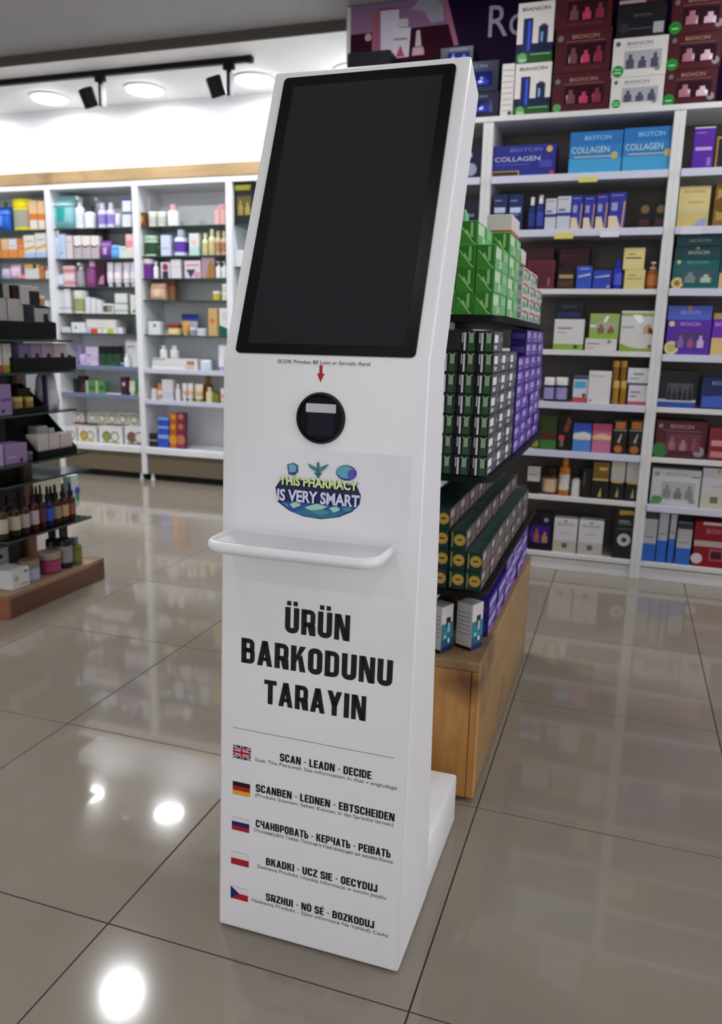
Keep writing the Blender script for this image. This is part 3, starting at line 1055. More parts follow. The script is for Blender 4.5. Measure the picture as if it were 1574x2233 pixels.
P('B1', 4, 'flat white herbal carton', 'carton', 1275, 738, 1345, 767, 'c7c4c2', [('r', .05, .5, .45, .62, '8d8a8a'), ('r', .05, .15, .3, .28, 'c09a9a'), ('d', .75, .75, .15, '6f8a3a')])
P('B1', 4, 'clear-fronted green and white pack', 'kit', 1285, 684, 1350, 737, ['8fa35a', '9da08f', '7a5a3c', '7a5a3c'], [('r', 0, 0, 1, .2, '86b02c'), ('r', .02, .45, .4, .55, 'd8d8d6'), ('p', [(.4, .5), (.55, .9), (.65, .9), (.5, .5)], 'e6e8e6')], stack=True)
P('B1', 4, 'large white carton with green wave', 'carton', 1352, 678, 1433, 767, 'c6c6c3', [('r', 0, .87, 1, .95, '8aa34a'), ('p', [(0, 0), (1, 0), (1, .1), (.6, .07), (.3, .1), (0, .2)], '7f9a36'), ('p', [(.3, .9), (.55, .9), (.62, .75), (.5, .68), (.4, .78)], 'e9ebea'), ('p', [(.62, .45), (.9, .42), (.9, .55), (.75, .7), (.62, .6)], 'b79a7a'), ('p', [(.74, .48), (.88, .43), (.9, .5), (.78, .62)], '4a2a1c'), ('r', .04, .58, .36, .63, 'a5a5a8'), ('d', .83, .13, .05, 'b05050')], d=.12)
for x0, x1 in ((1185, 1209), (1210, 1238)):
    P('B1', 5, 'dark pill jar with white lid', 'jar', x0, 823, x1, 869, ['1c1628', 'd4d2cf', '8f86b8'])
P('B1', 5, 'blue and red carton', 'carton', 1249, 820, 1281, 872, 'b9c4d0', [('r', 0, 0, 1, .2, 'b0473f'), ('r', .08, .55, .9, .8, '4a9cc8'), ('r', 0, .88, 1, 1, '35456f'), ('d', .8, .28, .08, '8a2f2a')])
P('B1', 5, 'plain white carton', 'carton', 1282, 809, 1332, 873, 'cdcbc8', [('r', .08, .82, .75, .87, 'aeb0b4'), ('r', .06, .05, .2, .12, '8f9490')])
for q, (x0, x1) in enumerate(((1334, 1350), (1351, 1366))):
    P('B1', 5, 'lower ribbed gold bottle, %s' % ('left', 'right')[q], 'jar', x0, 830, x1, 876, ['9a6e24', 'c79c48'])
    P('B1', 5, 'upper ribbed gold bottle, %s' % ('left', 'right')[q], 'jar', x0 + 1, 787, x1 + 1, 829, ['7e5618', 'b88c3c'], stack=True)
P('B1', 5, 'white carton with red foot, lower', 'carton', 1369, 840, 1417, 877, 'c9c6c8', [('r', 0, 0, 1, .18, 'b0485a'), ('r', .1, .6, .55, .7, '8d8a92'), ('r', .1, .4, .4, .48, 'b07080')])
P('B1', 5, 'white carton with navy foot, upper', 'carton', 1368, 803, 1418, 839, 'cccace', [('r', 0, 0, 1, .12, '3a4478'), ('r', .25, .6, .7, .7, '7d7d8a'), ('r', .1, .35, .5, .42, '8a8a98')], stack=True)
P('B1', 6, 'small olive bottle', 'bottle', 1160, 946, 1177, 973, ['4a5626', '1e1c1a', '7d8a40'])
P('B1', 6, 'green and brown carton', 'carton', 1178, 906, 1214, 974, '2f3c1c', [('r', 0, .0, 1, .28, '3c6a34'), ('r', 0, .3, 1, .52, '4a2a1a'), ('r', .1, .6, .9, .9, '34471e')])
P('B1', 6, 'black carton with red figure', 'carton', 1216, 903, 1247, 974, '17120f', [('p', [(.4, .55), (.7, .95), (.95, .8), (.7, .5)], '7a4030'), ('d', .3, .35, .08, 'b8404a'), ('r', .2, .1, .45, .28, '6b6663')])
P('B1', 6, 'blue wave carton', 'carton', 1249, 924, 1289, 979, '4a7ec4', [('r', 0, .72, 1, 1, '3a52b0'), ('p', [(0, .45), (1, .45), (1, .62), (.6, .72), (0, .62)], 'c6cdd0'), ('r', .05, .42, .95, .5, 'c9be96')])
P('B1', 6, 'pink wave carton', 'carton', 1291, 925, 1333, 980, 'b8688a', [('r', 0, .74, 1, 1, 'b24a72'), ('p', [(0, .46), (1, .46), (1, .6), (.5, .68), (0, .58)], 'd0b08a')])
for x0, x1 in ((1336, 1367), (1371, 1403)):
    P('B1', 6, 'black carton with orange ends', 'carton', x0, 914, x1, 983, '1d1310', [('r', .15, .72, .85, .92, 'c0702a'), ('r', .0, .66, 1, .7, '8d8480'), ('d', .45, .14, .11, 'b0602a'), ('p', [(.35, .35), (.6, .6), (.65, .55), (.5, .3)], 'b0a8a0')])
P('B1', 7, 'white-topped black jar carton', 'carton', 1149, 1017, 1177, 1076, '1d1814', [('r', 0, .45, 1, 1, 'b9b6b0'), ('r', .15, .68, .8, .73, '8f8a80')])
P('B1', 7, 'wide brown jar with cream lid', 'jar', 1179, 1020, 1216, 1076, ['6a3a1e', '201612', 'c0a684'])
P('B1', 7, 'orange bottle with round orange top', 'bottle', 1218, 994, 1243, 1080, ['b86a20', 'c07428', 'c8c5bd'])
P('B1', 7, 'white pump bottle beside black carton', 'pump', 1245, 1028, 1266, 1082, ['c8c3bd', '2a2624'])
P('B1', 7, 'slim black carton', 'carton', 1268, 1020, 1288, 1084, '171513', [('r', .2, .4, .3, .85, '6b665e')])
P('B1', 7, 'gold and black carton', 'carton', 1290, 1005, 1329, 1085, '14110e', [('r', .05, .52, .95, .96, '7d5f28'), ('r', .4, .75, .85, .83, 'cfae68'), ('p', [(.4, .05), (.6, .05), (.55, .3)], 'c0a060'), ('r', .05, .48, .95, .53, 'd0b070')])
for x0, x1, y0 in ((1331, 1362, 1006), (1364, 1397, 1008)):
    P('B1', 7, 'white and black carton with gold line', 'carton', x0, y0, x1, 1088, '15120f', [('r', 0, .48, 1, 1, 'bdbbb8'), ('r', .2, .8, .8, .86, 'c9b47a'), ('r', .1, .44, .9, .5, 'c9a860'), ('p', [(.4, .08), (.65, .08), (.55, .33)], 'a5977a')])
P('B1', 8, 'black and purple gift pouch', 'kit', 1149, 1118, 1203, 1198, ['171322', '3c1f78', '8a5a3a', 'a0784a'], [('d', .75, .82, .06, '8a86a8'), ('d', .5, .42, .25, '45208a')])
for x0, x1, y0, y1 in ((1206, 1258, 1131, 1204), (1260, 1315, 1135, 1209)):
    P('B1', 8, 'white and beige cream carton', 'carton', x0, y0, x1, y1, 'c3c2c4', [('r', 0, 0, 1, .36, 'b0aba2'), ('t', 'BIOXCIN', .15, .8, .7, .07, '8d8c92'), ('r', .3, .58, .7, .6, '9d9ca0'), ('r', .38, .14, .6, .28, '5f5e50'), ('d', .5, .93, .04, 'b08a5a')])
P('B1', 8, 'tall black carton with white badge', 'carton', 1337, 1104, 1386, 1217, '131214', [('p', [(.2, .83), (.85, .85), (.85, .92), (.2, .92)], 'b8943e'), ('r', .2, .7, .7, .73, '8d8c8a'), ('r', .2, .66, .8, .68, '77767a'), ('d', .5, .36, .12, 'b9b7b4'), ('d', .5, .36, .05, '3a3836'), ('r', .15, .56, .9, .575, '5f5e62')], d=.08)
# --- far right unit
P('B2', 1, 'purple carton with white band', 'carton', 1511, 277, 1557, 370, '54239a', [('r', .1, .45, .9, .53, 'b99ad0'), ('r', .0, .97, 1, 1, 'c8c2cc'), ('r', .1, .85, .6, .88, '8a6ac0'), ('r', .7, .08, .9, .28, '8a6ab8')])
P('B2', 1, 'dark carton with gold frame', 'carton', 1560, 297, 1596, 368, '1c1d2c', [('r', 0, 0, .12, 1, '9a7c3a'), ('r', 0, 0, 1, .06, '9a7c3a'), ('r', 0, .92, 1, 1, '9a7c3a')])
P('B2', 2, 'cream yellow carton', 'carton', 1478, 406, 1547, 494, 'c4b26c', [('r', 0, .36, 1, 1, 'cbbb80'), ('r', 0, .4, 1, .42, 'a9b0b8'), ('t', 'BIOXCIN', .18, .84, .65, .06, '8a7c48'), ('p', [(.5, 0), (.95, 0), (.95, .25), (.7, .18)], '8f9ac0'), ('r', .3, .6, .8, .63, 'a5975c')])
P('B2', 2, 'ornate gold carton', 'carton', 1557, 398, 1596, 490, '7d5e26', [('r', .15, .15, .85, .85, 'a88a48'), ('d', .5, .5, .18, '6a4a18')])
P('B2', 3, 'teal gift set with gold seal', 'kit', 1465, 566, 1567, 635, ['14595c', '28454c', '6e7f82', '9cae9c'], [('t', 'BIOXCIN', .3, .86, .45, .09, '6f9a98'), ('d', .12, .92, .07, 'c4b47a'), ('d', .12, .2, .2, 'cdb870'), ('d', .12, .2, .1, '8a7030')], d=.2)
P('B2', 3, 'slim teal carton, lower on gift set', 'carton', 1471, 537, 1572, 565, '153f47', [('t', 'BIOXCIN', .3, .4, .45, .25, 'a0b0a0'), ('d', .5, .85, .12, 'a88f40')], stack=True, d=.2)
P('B2', 3, 'slim teal carton, upper under price label', 'carton', 1475, 511, 1576, 536, '17454e', [('t', 'BIOXCIN', .3, .35, .45, .25, '8aa094')], stack=True, d=.2)
P('B2', 3, 'cream and green carton beside teal set', 'carton', 1568, 560, 1600, 636, '14504f', [('r', 0, 0, 1, .5, 'c3aa74')])
P('B2', 4, 'purple gift set with yellow seal', 'kit', 1452, 699, 1549, 769, ['55269c', '3a1a62', '7a5aa8', '8a4a78', 'b8a0d0'], [('t', 'BIOXCIN', .3, .85, .45, .1, 'b59ad8'), ('d', .1, .9, .08, 'd8c690'), ('d', .14, .2, .2, 'cfc288'), ('d', .14, .2, .12, 'b9aa68')], d=.2)
P('B2', 4, 'long blue carton on purple set', 'carton', 1456, 667, 1553, 698, '4a5fb8', [('t', 'BIOXCIN', .3, .45, .45, .25, '98a8dc'), ('d', .5, .85, .14, 'b87838')], stack=True, d=.2)
P('B2', 4, 'purple and cream carton with gold top', 'carton', 1552, 683, 1606, 770, '6a2aa8', [('r', 0, 0, 1, .42, 'cfae74'), ('r', 0, .86, 1, 1, 'a88848'), ('t', 'BIOXCIN', .1, .7, .8, .08, 'c0a8dc')])
P('B2', 5, 'black and silver capsule kit', 'kit', 1436, 808, 1520, 881, ['15171d', '33363c', '101214', '101214', '101214', '101214', '101214'], [('r', 0, 0, 1, .14, '2c4aa0'), ('r', 0, .15, 1, .22, 'b9bcc4')], d=.15)
P('B2', 5, 'navy and blue carton', 'carton', 1528, 822, 1604, 884, '1d275a', [('t', 'BIOXCIN', .3, .75, .6, .12, '8a90b0'), ('p', [(.05, .05), (.95, .05), (.95, .45), (.05, .38)], '3a58b0')])
P('B2', 6, 'wide dark red gift set with green sticker', 'kit', 1429, 918, 1540, 989, ['4d1a22', '5a2a34', '8d5a62', '9a6a72', '7a3a44'], [('t', 'BIOXCIN', .28, .8, .46, .1, 'a98a84'), ('r', .15, .72, .9, .74, '8a5a58'), ('d', .1, .2, .2, '2f6e34'), ('d', .88, .2, .14, '8a868a'), ('r', .05, .8, .12, .9, '8a7a80')], d=.16)
P('B2', 6, 'red jar carton', 'carton', 1545, 934, 1600, 992, '7a2430', [('r', .1, .45, .9, .62, 'c08a88'), ('r', .1, .1, .9, .28, 'b87a78')])
P('B2', 7, 'white soap gift set with green sticker', 'kit', 1419, 1024, 1527, 1098, ['bdbcc0', 'a3a2a4', '7d7a7c', '6a686c', '7d7a7c'], [('t', 'BIOXCIN', .28, .82, .45, .08, '8d8c92'), ('p', [(0, .02), (.22, .04), (.28, .25), (.05, .25)], '4a8a4a'), ('d', .1, .86, .07, '8d8c94'), ('d', .86, .16, .08, '8a8890'), ('r', .8, .8, .97, .84, '77767c')], d=.16)
P('B2', 7, 'white carton with cream foot', 'carton', 1529, 1022, 1600, 1103, 'b9b8be', [('r', 0, 0, 1, .38, 'bdb5a4'), ('d', .5, .93, .05, 'b8944a'), ('r', .3, .14, .55, .3, '6a665c'), ('r', .3, .55, .8, .57, '9d9ca2')])
for q, (x0, x1, y0, y1, f) in enumerate(((1402, 1432, 1116, 1218, .36), (1434, 1456, 1119, 1212, .45), (1459, 1473, 1121, 1213, .5), (1475, 1508, 1141, 1220, .4))):
    P('B2', 8, ('blue and grey tall carton nearest the post', 'blue and grey carton, second from post', 'slim blue and grey carton', 'short blue and grey carton with dark top')[q], 'carton', x0, y0, x1, y1, 'a9abb0', [('r', 0, 0, 1, f, '2f62b8'), ('r', .1, f + .12, .8, f + .15, '85878c'), ('r', 0, .86, 1, 1, '2c2a30') if q in (0, 3) else ('r', 0, .95, 1, 1, 'b9bbc0')])
P('B2', 8, 'red and white carton, lower', 'carton', 1510, 1181, 1600, 1228, '7d121e', [('d', .1, .3, .2, 'c9b8b8'), ('r', .4, .25, .75, .7, 'a05058'), ('r', .44, .32, .71, .62, '3a1418'), ('r', 0, .78, 1, 1, 'b09a98')], d=.14)
P('B2', 8, 'red carton with white edge, upper', 'carton', 1514, 1140, 1602, 1180, '861420', [('r', .2, .85, 1, 1, 'c4b0b0'), ('t', 'BIOXCIN', .3, .4, .6, .25, 'c07a7c')], stack=True, d=.14)
# ------------------------------------------------------------------ back wall products
W1, W2 = 'd8dae0', 'cfd0d6'


def G(txt_c='8d8f98', u0=.15, v0=.7, u1=.8, v1=.76):
    return ('r', u0, v0, u1, v1, txt_c)


# leftmost bay
P('A0', 1, 'blue soft refill pack', 'pouch', -24, 450, 17, 499, ['2a5ec0', '3a70cc', '5a8ae0'])
P('A0', 1, 'small green bottle behind blue pack', 'bottle', 2, 440, 14, 470, ['8aa890', '5f8a6a'], back=.14)
P('A0', 1, 'yellow tub with grey oval picture', 'tub', 20, 433, 63, 497, ['d8c81e', 'e4d81c', '9a9a8a'])
P('A0', 1, 'cream carton with orange band', 'carton', 63, 437, 81, 496, 'd8b48a', [('r', 0, .35, 1, .55, 'd07a3a'), ('r', .1, .05, .9, .32, 'd8d4d0')])
P('A0', 1, 'cream carton with orange band', 'carton', 82, 438, 97, 495, 'd8b48a', [('r', 0, .35, 1, .55, 'd07a3a'), ('r', .1, .05, .9, .32, 'd8d4d0')])
for x0, x1, c in ((-12, 2, 'd07030'), (3, 18, 'd8b890'), (19, 37, 'cfd0d8'), (38, 52, 'd2722c')):
    P('A0', 2, 'orange and white carton', 'carton', x0, 521, x1, 562, c, [('r', 0, 0, 1, .45, 'd88a4a'), ('r', .2, .6, .8, .66, 'b0a8a0')])
for x0, x1, y0 in ((52, 76, 513), (77, 101, 508)):
    P('A0', 2, 'white carton with yellow wave', 'carton', x0, y0, x1, 562, 'd3d2cc', [('p', [(0, .3), (1, .45), (1, .56), (0, .42)], 'd0a850'), ('r', 0, 0, 1, .22, 'a9bce0'), G('a5a5a0')])
P('A0', 3, 'lavender flower pouch', 'pouch', 2, 584, 19, 612, ['b8b0d0'])
P('A0', 3, 'pale pink pouch', 'pouch', 19, 577, 42, 613, ['d0b4c8', 'd0b4c8', 'e0c4d4'])
P('A0', 3, 'coral pink tube', 'tube', 42, 598, 54, 613, ['d87a8a', 'd8a0a8'])
P('A0', 3, 'white carton with orange top', 'carton', 54, 577, 85, 614, 'cfcdc8', [('r', 0, .78, 1, 1, 'd09a3a'), ('r', .6, .75, .85, 1, '3a3050'), G()])
P('A0', 3, 'terracotta carton', 'carton', 86, 580, 96, 614, 'b87248')
P('A0', 3, 'white pump bottle', 'pump', 96, 582, 107, 614, ['d0d4dc', 'd8d8dc'])
P('A0', 4, 'white jar stack at the post', 'jar', 92, 655, 108, 684, ['d4d4d8', 'c8c8cc'])
# second bay
P('A1', 1, 'large teal diaper bag', 'pouch', 104, 424, 158, 496, ['7fb8bc', '9cc8cc', '2f9a9a'], d=.15)
P('A1', 1, 'tall white spray bottle with navy neck', 'spray', 159, 427, 178, 493, ['d4dae4', 'e0e2e8', 'c8d2e0'])
P('A1', 1, 'round white bottle with black clip', 'bottle', 179, 447, 201, 492, ['d2dade', '3a3f48', 'dfe4e6'])
P('A1', 1, 'white spray bottle behind lavender bottles', 'spray', 201, 430, 217, 490, ['c8d2e4', 'dfe4ea', '8fa4d0'], back=.1)
for x0, x1 in ((209, 227), (228, 246)):
    P('A1', 1, 'lavender bottle with purple mark', 'bottle', x0, 441, x1, 490, ['cbc4e2', 'd4cee8', '8a7ac0'])
P('A1', 1, 'short pale grey tube', 'tube', 247, 464, 259, 489, ['c4c6d0', 'b8bac4'])
for i, (y0, y1) in enumerate(((462, 489), (433, 461))):
    P('A1', 1, 'white carton with navy top, %s' % ('lower', 'upper')[i], 'carton', 266, y0, 285, y1, 'd4dae0', [('r', 0, .84, 1, 1, '4a4a98' if i else '5a6a8a')], stack=i == 1)
P('A1', 2, 'pale blue bottle', 'bottle', 119, 500, 129, 560, ['bccbe0', 'd0d8e4'])
P('A1', 2, 'light blue carton', 'carton', 129, 511, 143, 559, 'b4c6e4', [('r', .2, .2, .5, .28, '7a8ab0')])
P('A1', 2, 'blush carton', 'carton', 144, 514, 158, 559, 'd0c4c8', [G('b09aa0')])
for x0, x1 in ((161, 178), (179, 197), (198, 215)):
    P('A1', 2, 'white and taupe carton with dark swoosh', 'carton', x0, 514, x1, 559, 'dcd8d6', [('r', 0, 0, 1, .52, 'b4aab0'), ('p', [(0, .52), (.4, .47), (1, .55), (1, .6), (.4, .54), (0, .6)], '35303a')])
P('A1', 2, 'plum ribbon pouch on its side', 'pouch', 216, 524, 240, 557, ['6a4088', '8a5a9a', 'c0a0c8'])
P('A1', 2, 'brown paper bow box', 'carton', 206, 503, 226, 556, '6a4a44', back=.16)
P('A1', 2, 'bright blue tube pack', 'pouch', 240, 534, 258, 557, ['6aa4e0', '4a80d0'])
P('A1', 2, 'pale mint carton', 'carton', 259, 537, 279, 557, 'c4d8d4', [G('9ab0ac')])
P('A1', 2, 'pink floral carton', 'carton', 274, 511, 291, 556, 'e0b8ba', [('d', .5, .6, .16, 'e88a98'), ('r', 0, 0, 1, .45, 'd8d4d0')])
P('A1', 3, 'white and blue tube', 'tube', 123, 597, 137, 626, ['ccd4e0', 'b0c0d8'])
P('A1', 3, 'pink and white striped carton', 'carton', 138, 580, 163, 626, 'd0b0b4', [('r', 0, .7, 1, .85, 'c07888'), ('r', .1, .35, .9, .6, 'e0d8d8'), ('r', 0, .12, 1, .25, 'c88a98')])
P('A1', 3, 'grey spray can with silver cap', 'spray', 163, 573, 180, 625, ['8a8a90', 'e0e0e6', '9a98a0'])
P('A1', 3, 'magenta bottle with pink lid', 'bottle', 182, 567, 208, 625, ['7a3a72', 'cfa8c8', '8a4a86'])
P('A1', 3, 'dark plum carton', 'carton', 209, 572, 228, 625, '3a1a30', [('p', [(.2, .1), (.9, .1), (.9, .5), (.5, .4)], 'b07898')])
for x0, x1 in ((229, 243), (244, 261), (264, 279), (281, 292)):
    P('A1', 3, 'slim pale lilac tube', 'tube', x0, 571, x1, 624, ['cfc8d4', 'd8d2dc', 'e0d8e0'])
P('A1', 4, 'white carton with grey foot', 'carton', 127, 633, 140, 685, W2, [('r', 0, .2, 1, .25, '9aa0b0')])
P('A1', 4, 'tall white carton', 'carton', 140, 630, 153, 685, W1, [('r', 0, .2, 1, .25, '9aa0b0')])
P('A1', 4, 'white tub with olive oval label', 'tub', 154, 633, 184, 686, ['d6d6d2', 'dedede', '9a9a6a'])
for x0, x1, y0 in ((186, 197, 648), (198, 209, 650), (210, 221, 654)):
    P('A1', 4, 'leaning white carton in the descending row', 'carton', x0, y0, x1, 687, 'd4d8e0', [('r', .2, .1, .8, .4, 'dcd8c8')])
P('A1', 4, 'low white carton with dark photo', 'carton', 222, 662, 247, 687, 'd0d0cc', [('r', .1, .2, .9, .8, '5a5a50'), ('d', .68, .5, .25, '9a9a8a')])
P('A1', 4, 'white carton with green line, lower', 'carton', 249, 663, 278, 688, 'd0d4d0', [('r', 0, .3, 1, .38, '5a6a50')])
P('A1', 4, 'white carton with green line, upper', 'carton', 250, 640, 277, 662, 'd4d8d6', [('r', 0, .02, 1, .1, '5a6a50')], stack=True)
P('A1', 4, 'narrow white carton with dark green edge', 'carton', 281, 643, 296, 688, 'd4d6d0', [('r', 0, 0, .2, 1, '3a4a3a'), ('p', [(.4, .1), (.9, .3), (.9, .1)], '4a5a48')])
P('A1', 5, 'flat white carton, lower at left', 'carton', 134, 724, 154, 735, W1)
P('A1', 5, 'flat white carton, upper at left', 'carton', 134, 713, 153, 723, W2, stack=True)
P('A1', 5, 'white carton with grey mark', 'carton', 156, 703, 186, 735, W1, [('d', .3, .5, .15, '8a8a88')])
P('A1', 5, 'wide white carton with red label', 'carton', 187, 716, 222, 735, 'd8d8d8', [('r', .3, .05, .75, .9, 'd04028'), ('r', .05, .1, .25, .8, 'b0a8d8')])
P('A1', 5, 'wide white carton with lime label', 'carton', 223, 716, 255, 735, 'd8d8d6', [('r', .35, .05, .78, .9, 'b0c020')])
P('A1', 5, 'long white carton lying on the labelled ones', 'carton', 188, 697, 253, 715, 'd6d4d2', [('r', .35, .4, .75, .46, 'c0a8a8')], stack=True)
P('A1', 5, 'small white carton at right', 'carton', 256, 714, 267, 735, W1)
P('A1', 6, 'purple tube', 'tube', 163, 752, 176, 803, ['7a6aa0', '5a4a80'])
P('A1', 6, 'pale lavender pouch', 'pouch', 172, 772, 186, 805, ['b4a4cc'])
for i, (y0, y1) in enumerate(((781, 806), (757, 780))):
    P('A1', 6, 'lilac carton, %s' % ('lower', 'upper')[i], 'carton', 187, y0, 214, y1, 'c4b0d0', [('r', .1, .2, .4, .3, '4a3a50')], stack=i == 1)
for x0, x1 in ((216, 230), (231, 246), (247, 262)):
    P('A1', 6, 'dark green carton with black top', 'carton', x0, 755, x1, 806, '2a4a30', [('r', 0, .62, 1, 1, '17171c')])
P('A1', 6, 'white and blue soap dish', 'tub', 240, 791, 268, 806, ['4a6a94', 'd8e4f0'], d=.05)
P('A1', 6, 'white carton near the post', 'carton', 274, 740, 300, 806, 'd2d4d4', [G()], back=.05)
P('A1', 6, 'small white bottle', 'bottle', 268, 772, 279, 806, ['dcdce0', 'e4e4e8'])
P('A1', 7, 'dark green jar', 'jar', 156, 826, 170, 868, ['1d2420', '16161a'])
P('A1', 7, 'black carton with plum corner', 'carton', 170, 820, 186, 868, '1a1a1e', [('r', .5, 0, 1, .6, '5a2a38')])
for x0, x1 in ((187, 207), (208, 229)):
    P('A1', 7, 'green herbal carton', 'carton', x0, 830, x1, 869, '5f8a58', [('r', .0, 0, .28, 1, 'a0c090'), ('r', .4, .3, .9, .6, '3f6a40')])
P('A1', 7, 'flat white tray of soap', 'tub', 222, 860, 264, 875, ['c4ccd8', 'e4ecf4'], d=.06)
P('A1', 7, 'plum carton with white corner', 'carton', 263, 822, 276, 868, '4a2434', [('r', .3, .5, .8, .7, 'c8b8c0')])
P('A1', 7, 'cream tube with cream cap', 'tube', 277, 831, 293, 868, ['cfccc0', 'd4d0c4', 'dcd8cc'])
P('A1', 7, 'green carton with yellow foot', 'carton', 294, 826, 308, 868, '3a7a48', [('p', [(.3, 0), (1, 0), (1, .4)], 'c8b838')])
# lower riser of the second bay
rz_ = .385
b = MB()
b.box(A_X[2] + .026, YA + .13, .263, A_X[3] - .026, YA + .31, rz_, M_WHITE)
b.build('riser_step', UNITS['A1']['root'], bevel=.002)
UNITS['A1r'] = dict(y=YA + .14, z=[9, rz_], root=UNITS['A1']['root'])
UNAME['A1r'] = 'second back bay'
for i, (x0, x1, c) in enumerate(((155, 183, '7a3a34'), (190, 210, '4a5a70'), (211, 231, '9a8a40'), (232, 254, '4a5a48'), (255, 278, '6a6a58'), (279, 303, '5a5a48'))):
    P('A1r', 1, 'white soap carton with round motif', 'carton', x0, 899, x1, 924, 'cfccc4', [('r', 0, 0, 1, .2, c), ('o', .55, .55, .3, '6a6052', 'd4cfc0')], place='on the raised step, second back bay')
for i, (x0, x1, c) in enumerate(((136, 166, 'b0a890'), (170, 210, 'c0a840'), (216, 266, '8a9a50'), (272, 318, '7a5a48'))):
    P('A1', 8, 'wide white soap carton with arch motif', 'carton', x0, 930, x1, 958, 'dadada', [('o', .32, .42, .3, '6a6458', c), ('o', .68, .42, .3, '6a6458', 'd4d0c4'), ('r', .1, .04, .9, .12, c)], d=.08)
# third bay
P('A2', 1, 'tall white carton with ring emblem', 'carton', 302, 431, 327, 487, 'd6d8da', [('o', .3, .72, .17, '6a6a74', 'd6d8da')], back=.1)
P('A2', 1, 'small brown carton with gold centre', 'carton', 300, 463, 317, 488, '6a4420', [('r', .3, .3, .7, .75, 'b88a50')])
for x0, x1 in ((319, 338), (339, 358)):
    P('A2', 1, 'low white tub', 'tub', x0, 461, x1, 487, ['d8d8d2', 'dededa', 'b8bab0'])
P('A2', 1, 'white bottle with pink top', 'bottle', 360, 444, 383, 486, ['dcdcdc', 'dca8a8'])
P('A2', 1, 'pink box with bow', 'carton', 467, 457, 491, 481, 'd8aca8', [('r', .4, 0, .6, 1, 'c88a88')])
P('A2', 1, 'tiny pink carton on the pink box', 'carton', 477, 445, 490, 456, 'd0989a', stack=True)
P('A2', 2, 'green and white oval tub', 'tub', 309, 513, 341, 556, ['b8ccb8', '9ab8a0', '2a4a34'], d=.07)
P('A2', 2, 'dark green round tin', 'jar', 338, 536, 348, 555, ['2a3a34', '33443c'])
P('A2', 2, 'white and pale blue carton', 'carton', 350, 513, 371, 554, 'c4cee0', [('r', .1, .35, .9, .4, '8aa0c8')])
P('A2', 2, 'large white bottle with purple emblem', 'bottle', 374, 499, 402, 554, ['c8d0e4', 'ccd4e6', '5a3aa0'])
P('A2', 2, 'white carton with mint foot', 'carton', 412, 509, 433, 553, 'd4d4d4', [('r', 0, 0, 1, .4, 'b0d0cc'), ('d', .5, .6, .12, 'd8b8a0')])
for x0, x1, y0 in ((438, 451, 508), (452, 466, 499)):
    P('A2', 2, 'pale yellow bottle', 'bottle', x0, y0, x1, 552, ['cfd0a0', 'd8d8b0', 'c0b888'])
for x0, x1 in ((467, 479), (480, 492)):
    P('A2', 2, 'peach bottle with brown label', 'bottle', x0, 503, x1, 552, ['d4b898', 'd0b8a0', 'a8805c'])
P('A2', 3, 'white tub with purple base', 'tub', 308, 564, 331, 604, ['7a3a92', 'd8dadc', '6a2a88'])
P('A2', 3, 'small white bottle beside purple tub', 'bottle', 332, 570, 343, 603, ['d8d8dc', 'e0e0e4'])
P('A2', 3, 'white carton with magenta disc', 'carton', 350, 572, 371, 604, 'c8c4cc', [('d', .5, .7, .22, '8a3a5c'), ('r', .2, 0, .8, .45, '33304c')])
P('A2', 3, 'plain pale carton', 'carton', 372, 566, 394, 603, 'd0ccd4', [('r', 0, .6, 1, .64, 'b8a8b4')])
P('A2', 3, 'white carton with navy triangle', 'carton', 402, 568, 437, 603, 'd0c4cc', [('p', [(.1, .5), (.7, .5), (.4, 0)], '3a3c5c'), ('r', .1, .68, .9, .8, 'b88a98'), ('r', .6, .05, .95, .35, 'c890ac')])
P('A2', 3, 'hair colour carton with brown hair', 'carton', 439, 562, 467, 602, 'a08a94', [('p', [(.4, 0), (1, 0), (1, .7), (.7, .9), (.5, .6)], '9a7040')])
for x0, x1 in ((468, 480), (481, 493)):
    P('A2', 3, 'small white pump bottle', 'pump', x0, 570, x1, 601, ['d8dadc', 'd0d0d4'])
P('A2', 4, 'peach soft pack', 'pouch', 324, 617, 358, 653, ['d0a890', 'c09078', 'e0c0ac'])
P('A2', 4, 'brown carton behind peach pack', 'carton', 358, 611, 381, 650, '8a6248', back=.06)
P('A2', 4, 'small olive yellow jar', 'jar', 460, 635, 478, 654, ['b4a83a', 'd8d4cc'])
for i, (y0, y1) in enumerate(((637, 654), (619, 636))):
    P('A2', 4, 'white cream jar, %s' % ('lower', 'upper')[i], 'jar', 480, y0, 499, y1, ['d8dad4', 'e0e0dc', 'c8d0b8'], stack=i == 1)
P('A2', 5, 'white carton with grey flower', 'carton', 323, 701, 349, 733, 'd6d8da', [('d', .55, .7, .14, '7a7c80')])
P('A2', 5, 'gold and red jar', 'jar', 360, 706, 388, 733, ['a8782c', '8a3a2a', 'd8c898'])
P('A2', 5, 'tall gold tube', 'tube', 394, 699, 409, 733, ['b8893a', 'c8b890'])
P('A2', 5, 'grey cream jar', 'jar', 411, 714, 424, 733, ['8a8c98', 'd4d6da'])
P('A2', 5, 'flat pale blue jar', 'jar', 425, 716, 447, 733, ['b8c4d4', 'd0d8e0'])
P('A2', 5, 'blue shelf sign standing behind jars', 'carton', 396, 685, 431, 732, '3a50a8', [('r', 0, 0, 1, .68, 'c8ccd2')], back=.15, d=.012, cat='sign')
P('A2', 5, 'tan carton with orange flame', 'carton', 454, 672, 477, 733, 'c0a070', [('d', .4, .55, .1, 'c8703a'), ('r', .85, 0, 1, 1, '8a7040')])
P('A2', 5, 'white carton with green foot', 'carton', 478, 672, 501, 735, 'd4d6d4', [('p', [(0, 0), (1, 0), (1, .25), (0, .4)], '1f5a54'), ('o', .5, .72, .1, '9a9c9c', 'd4d6d4')])
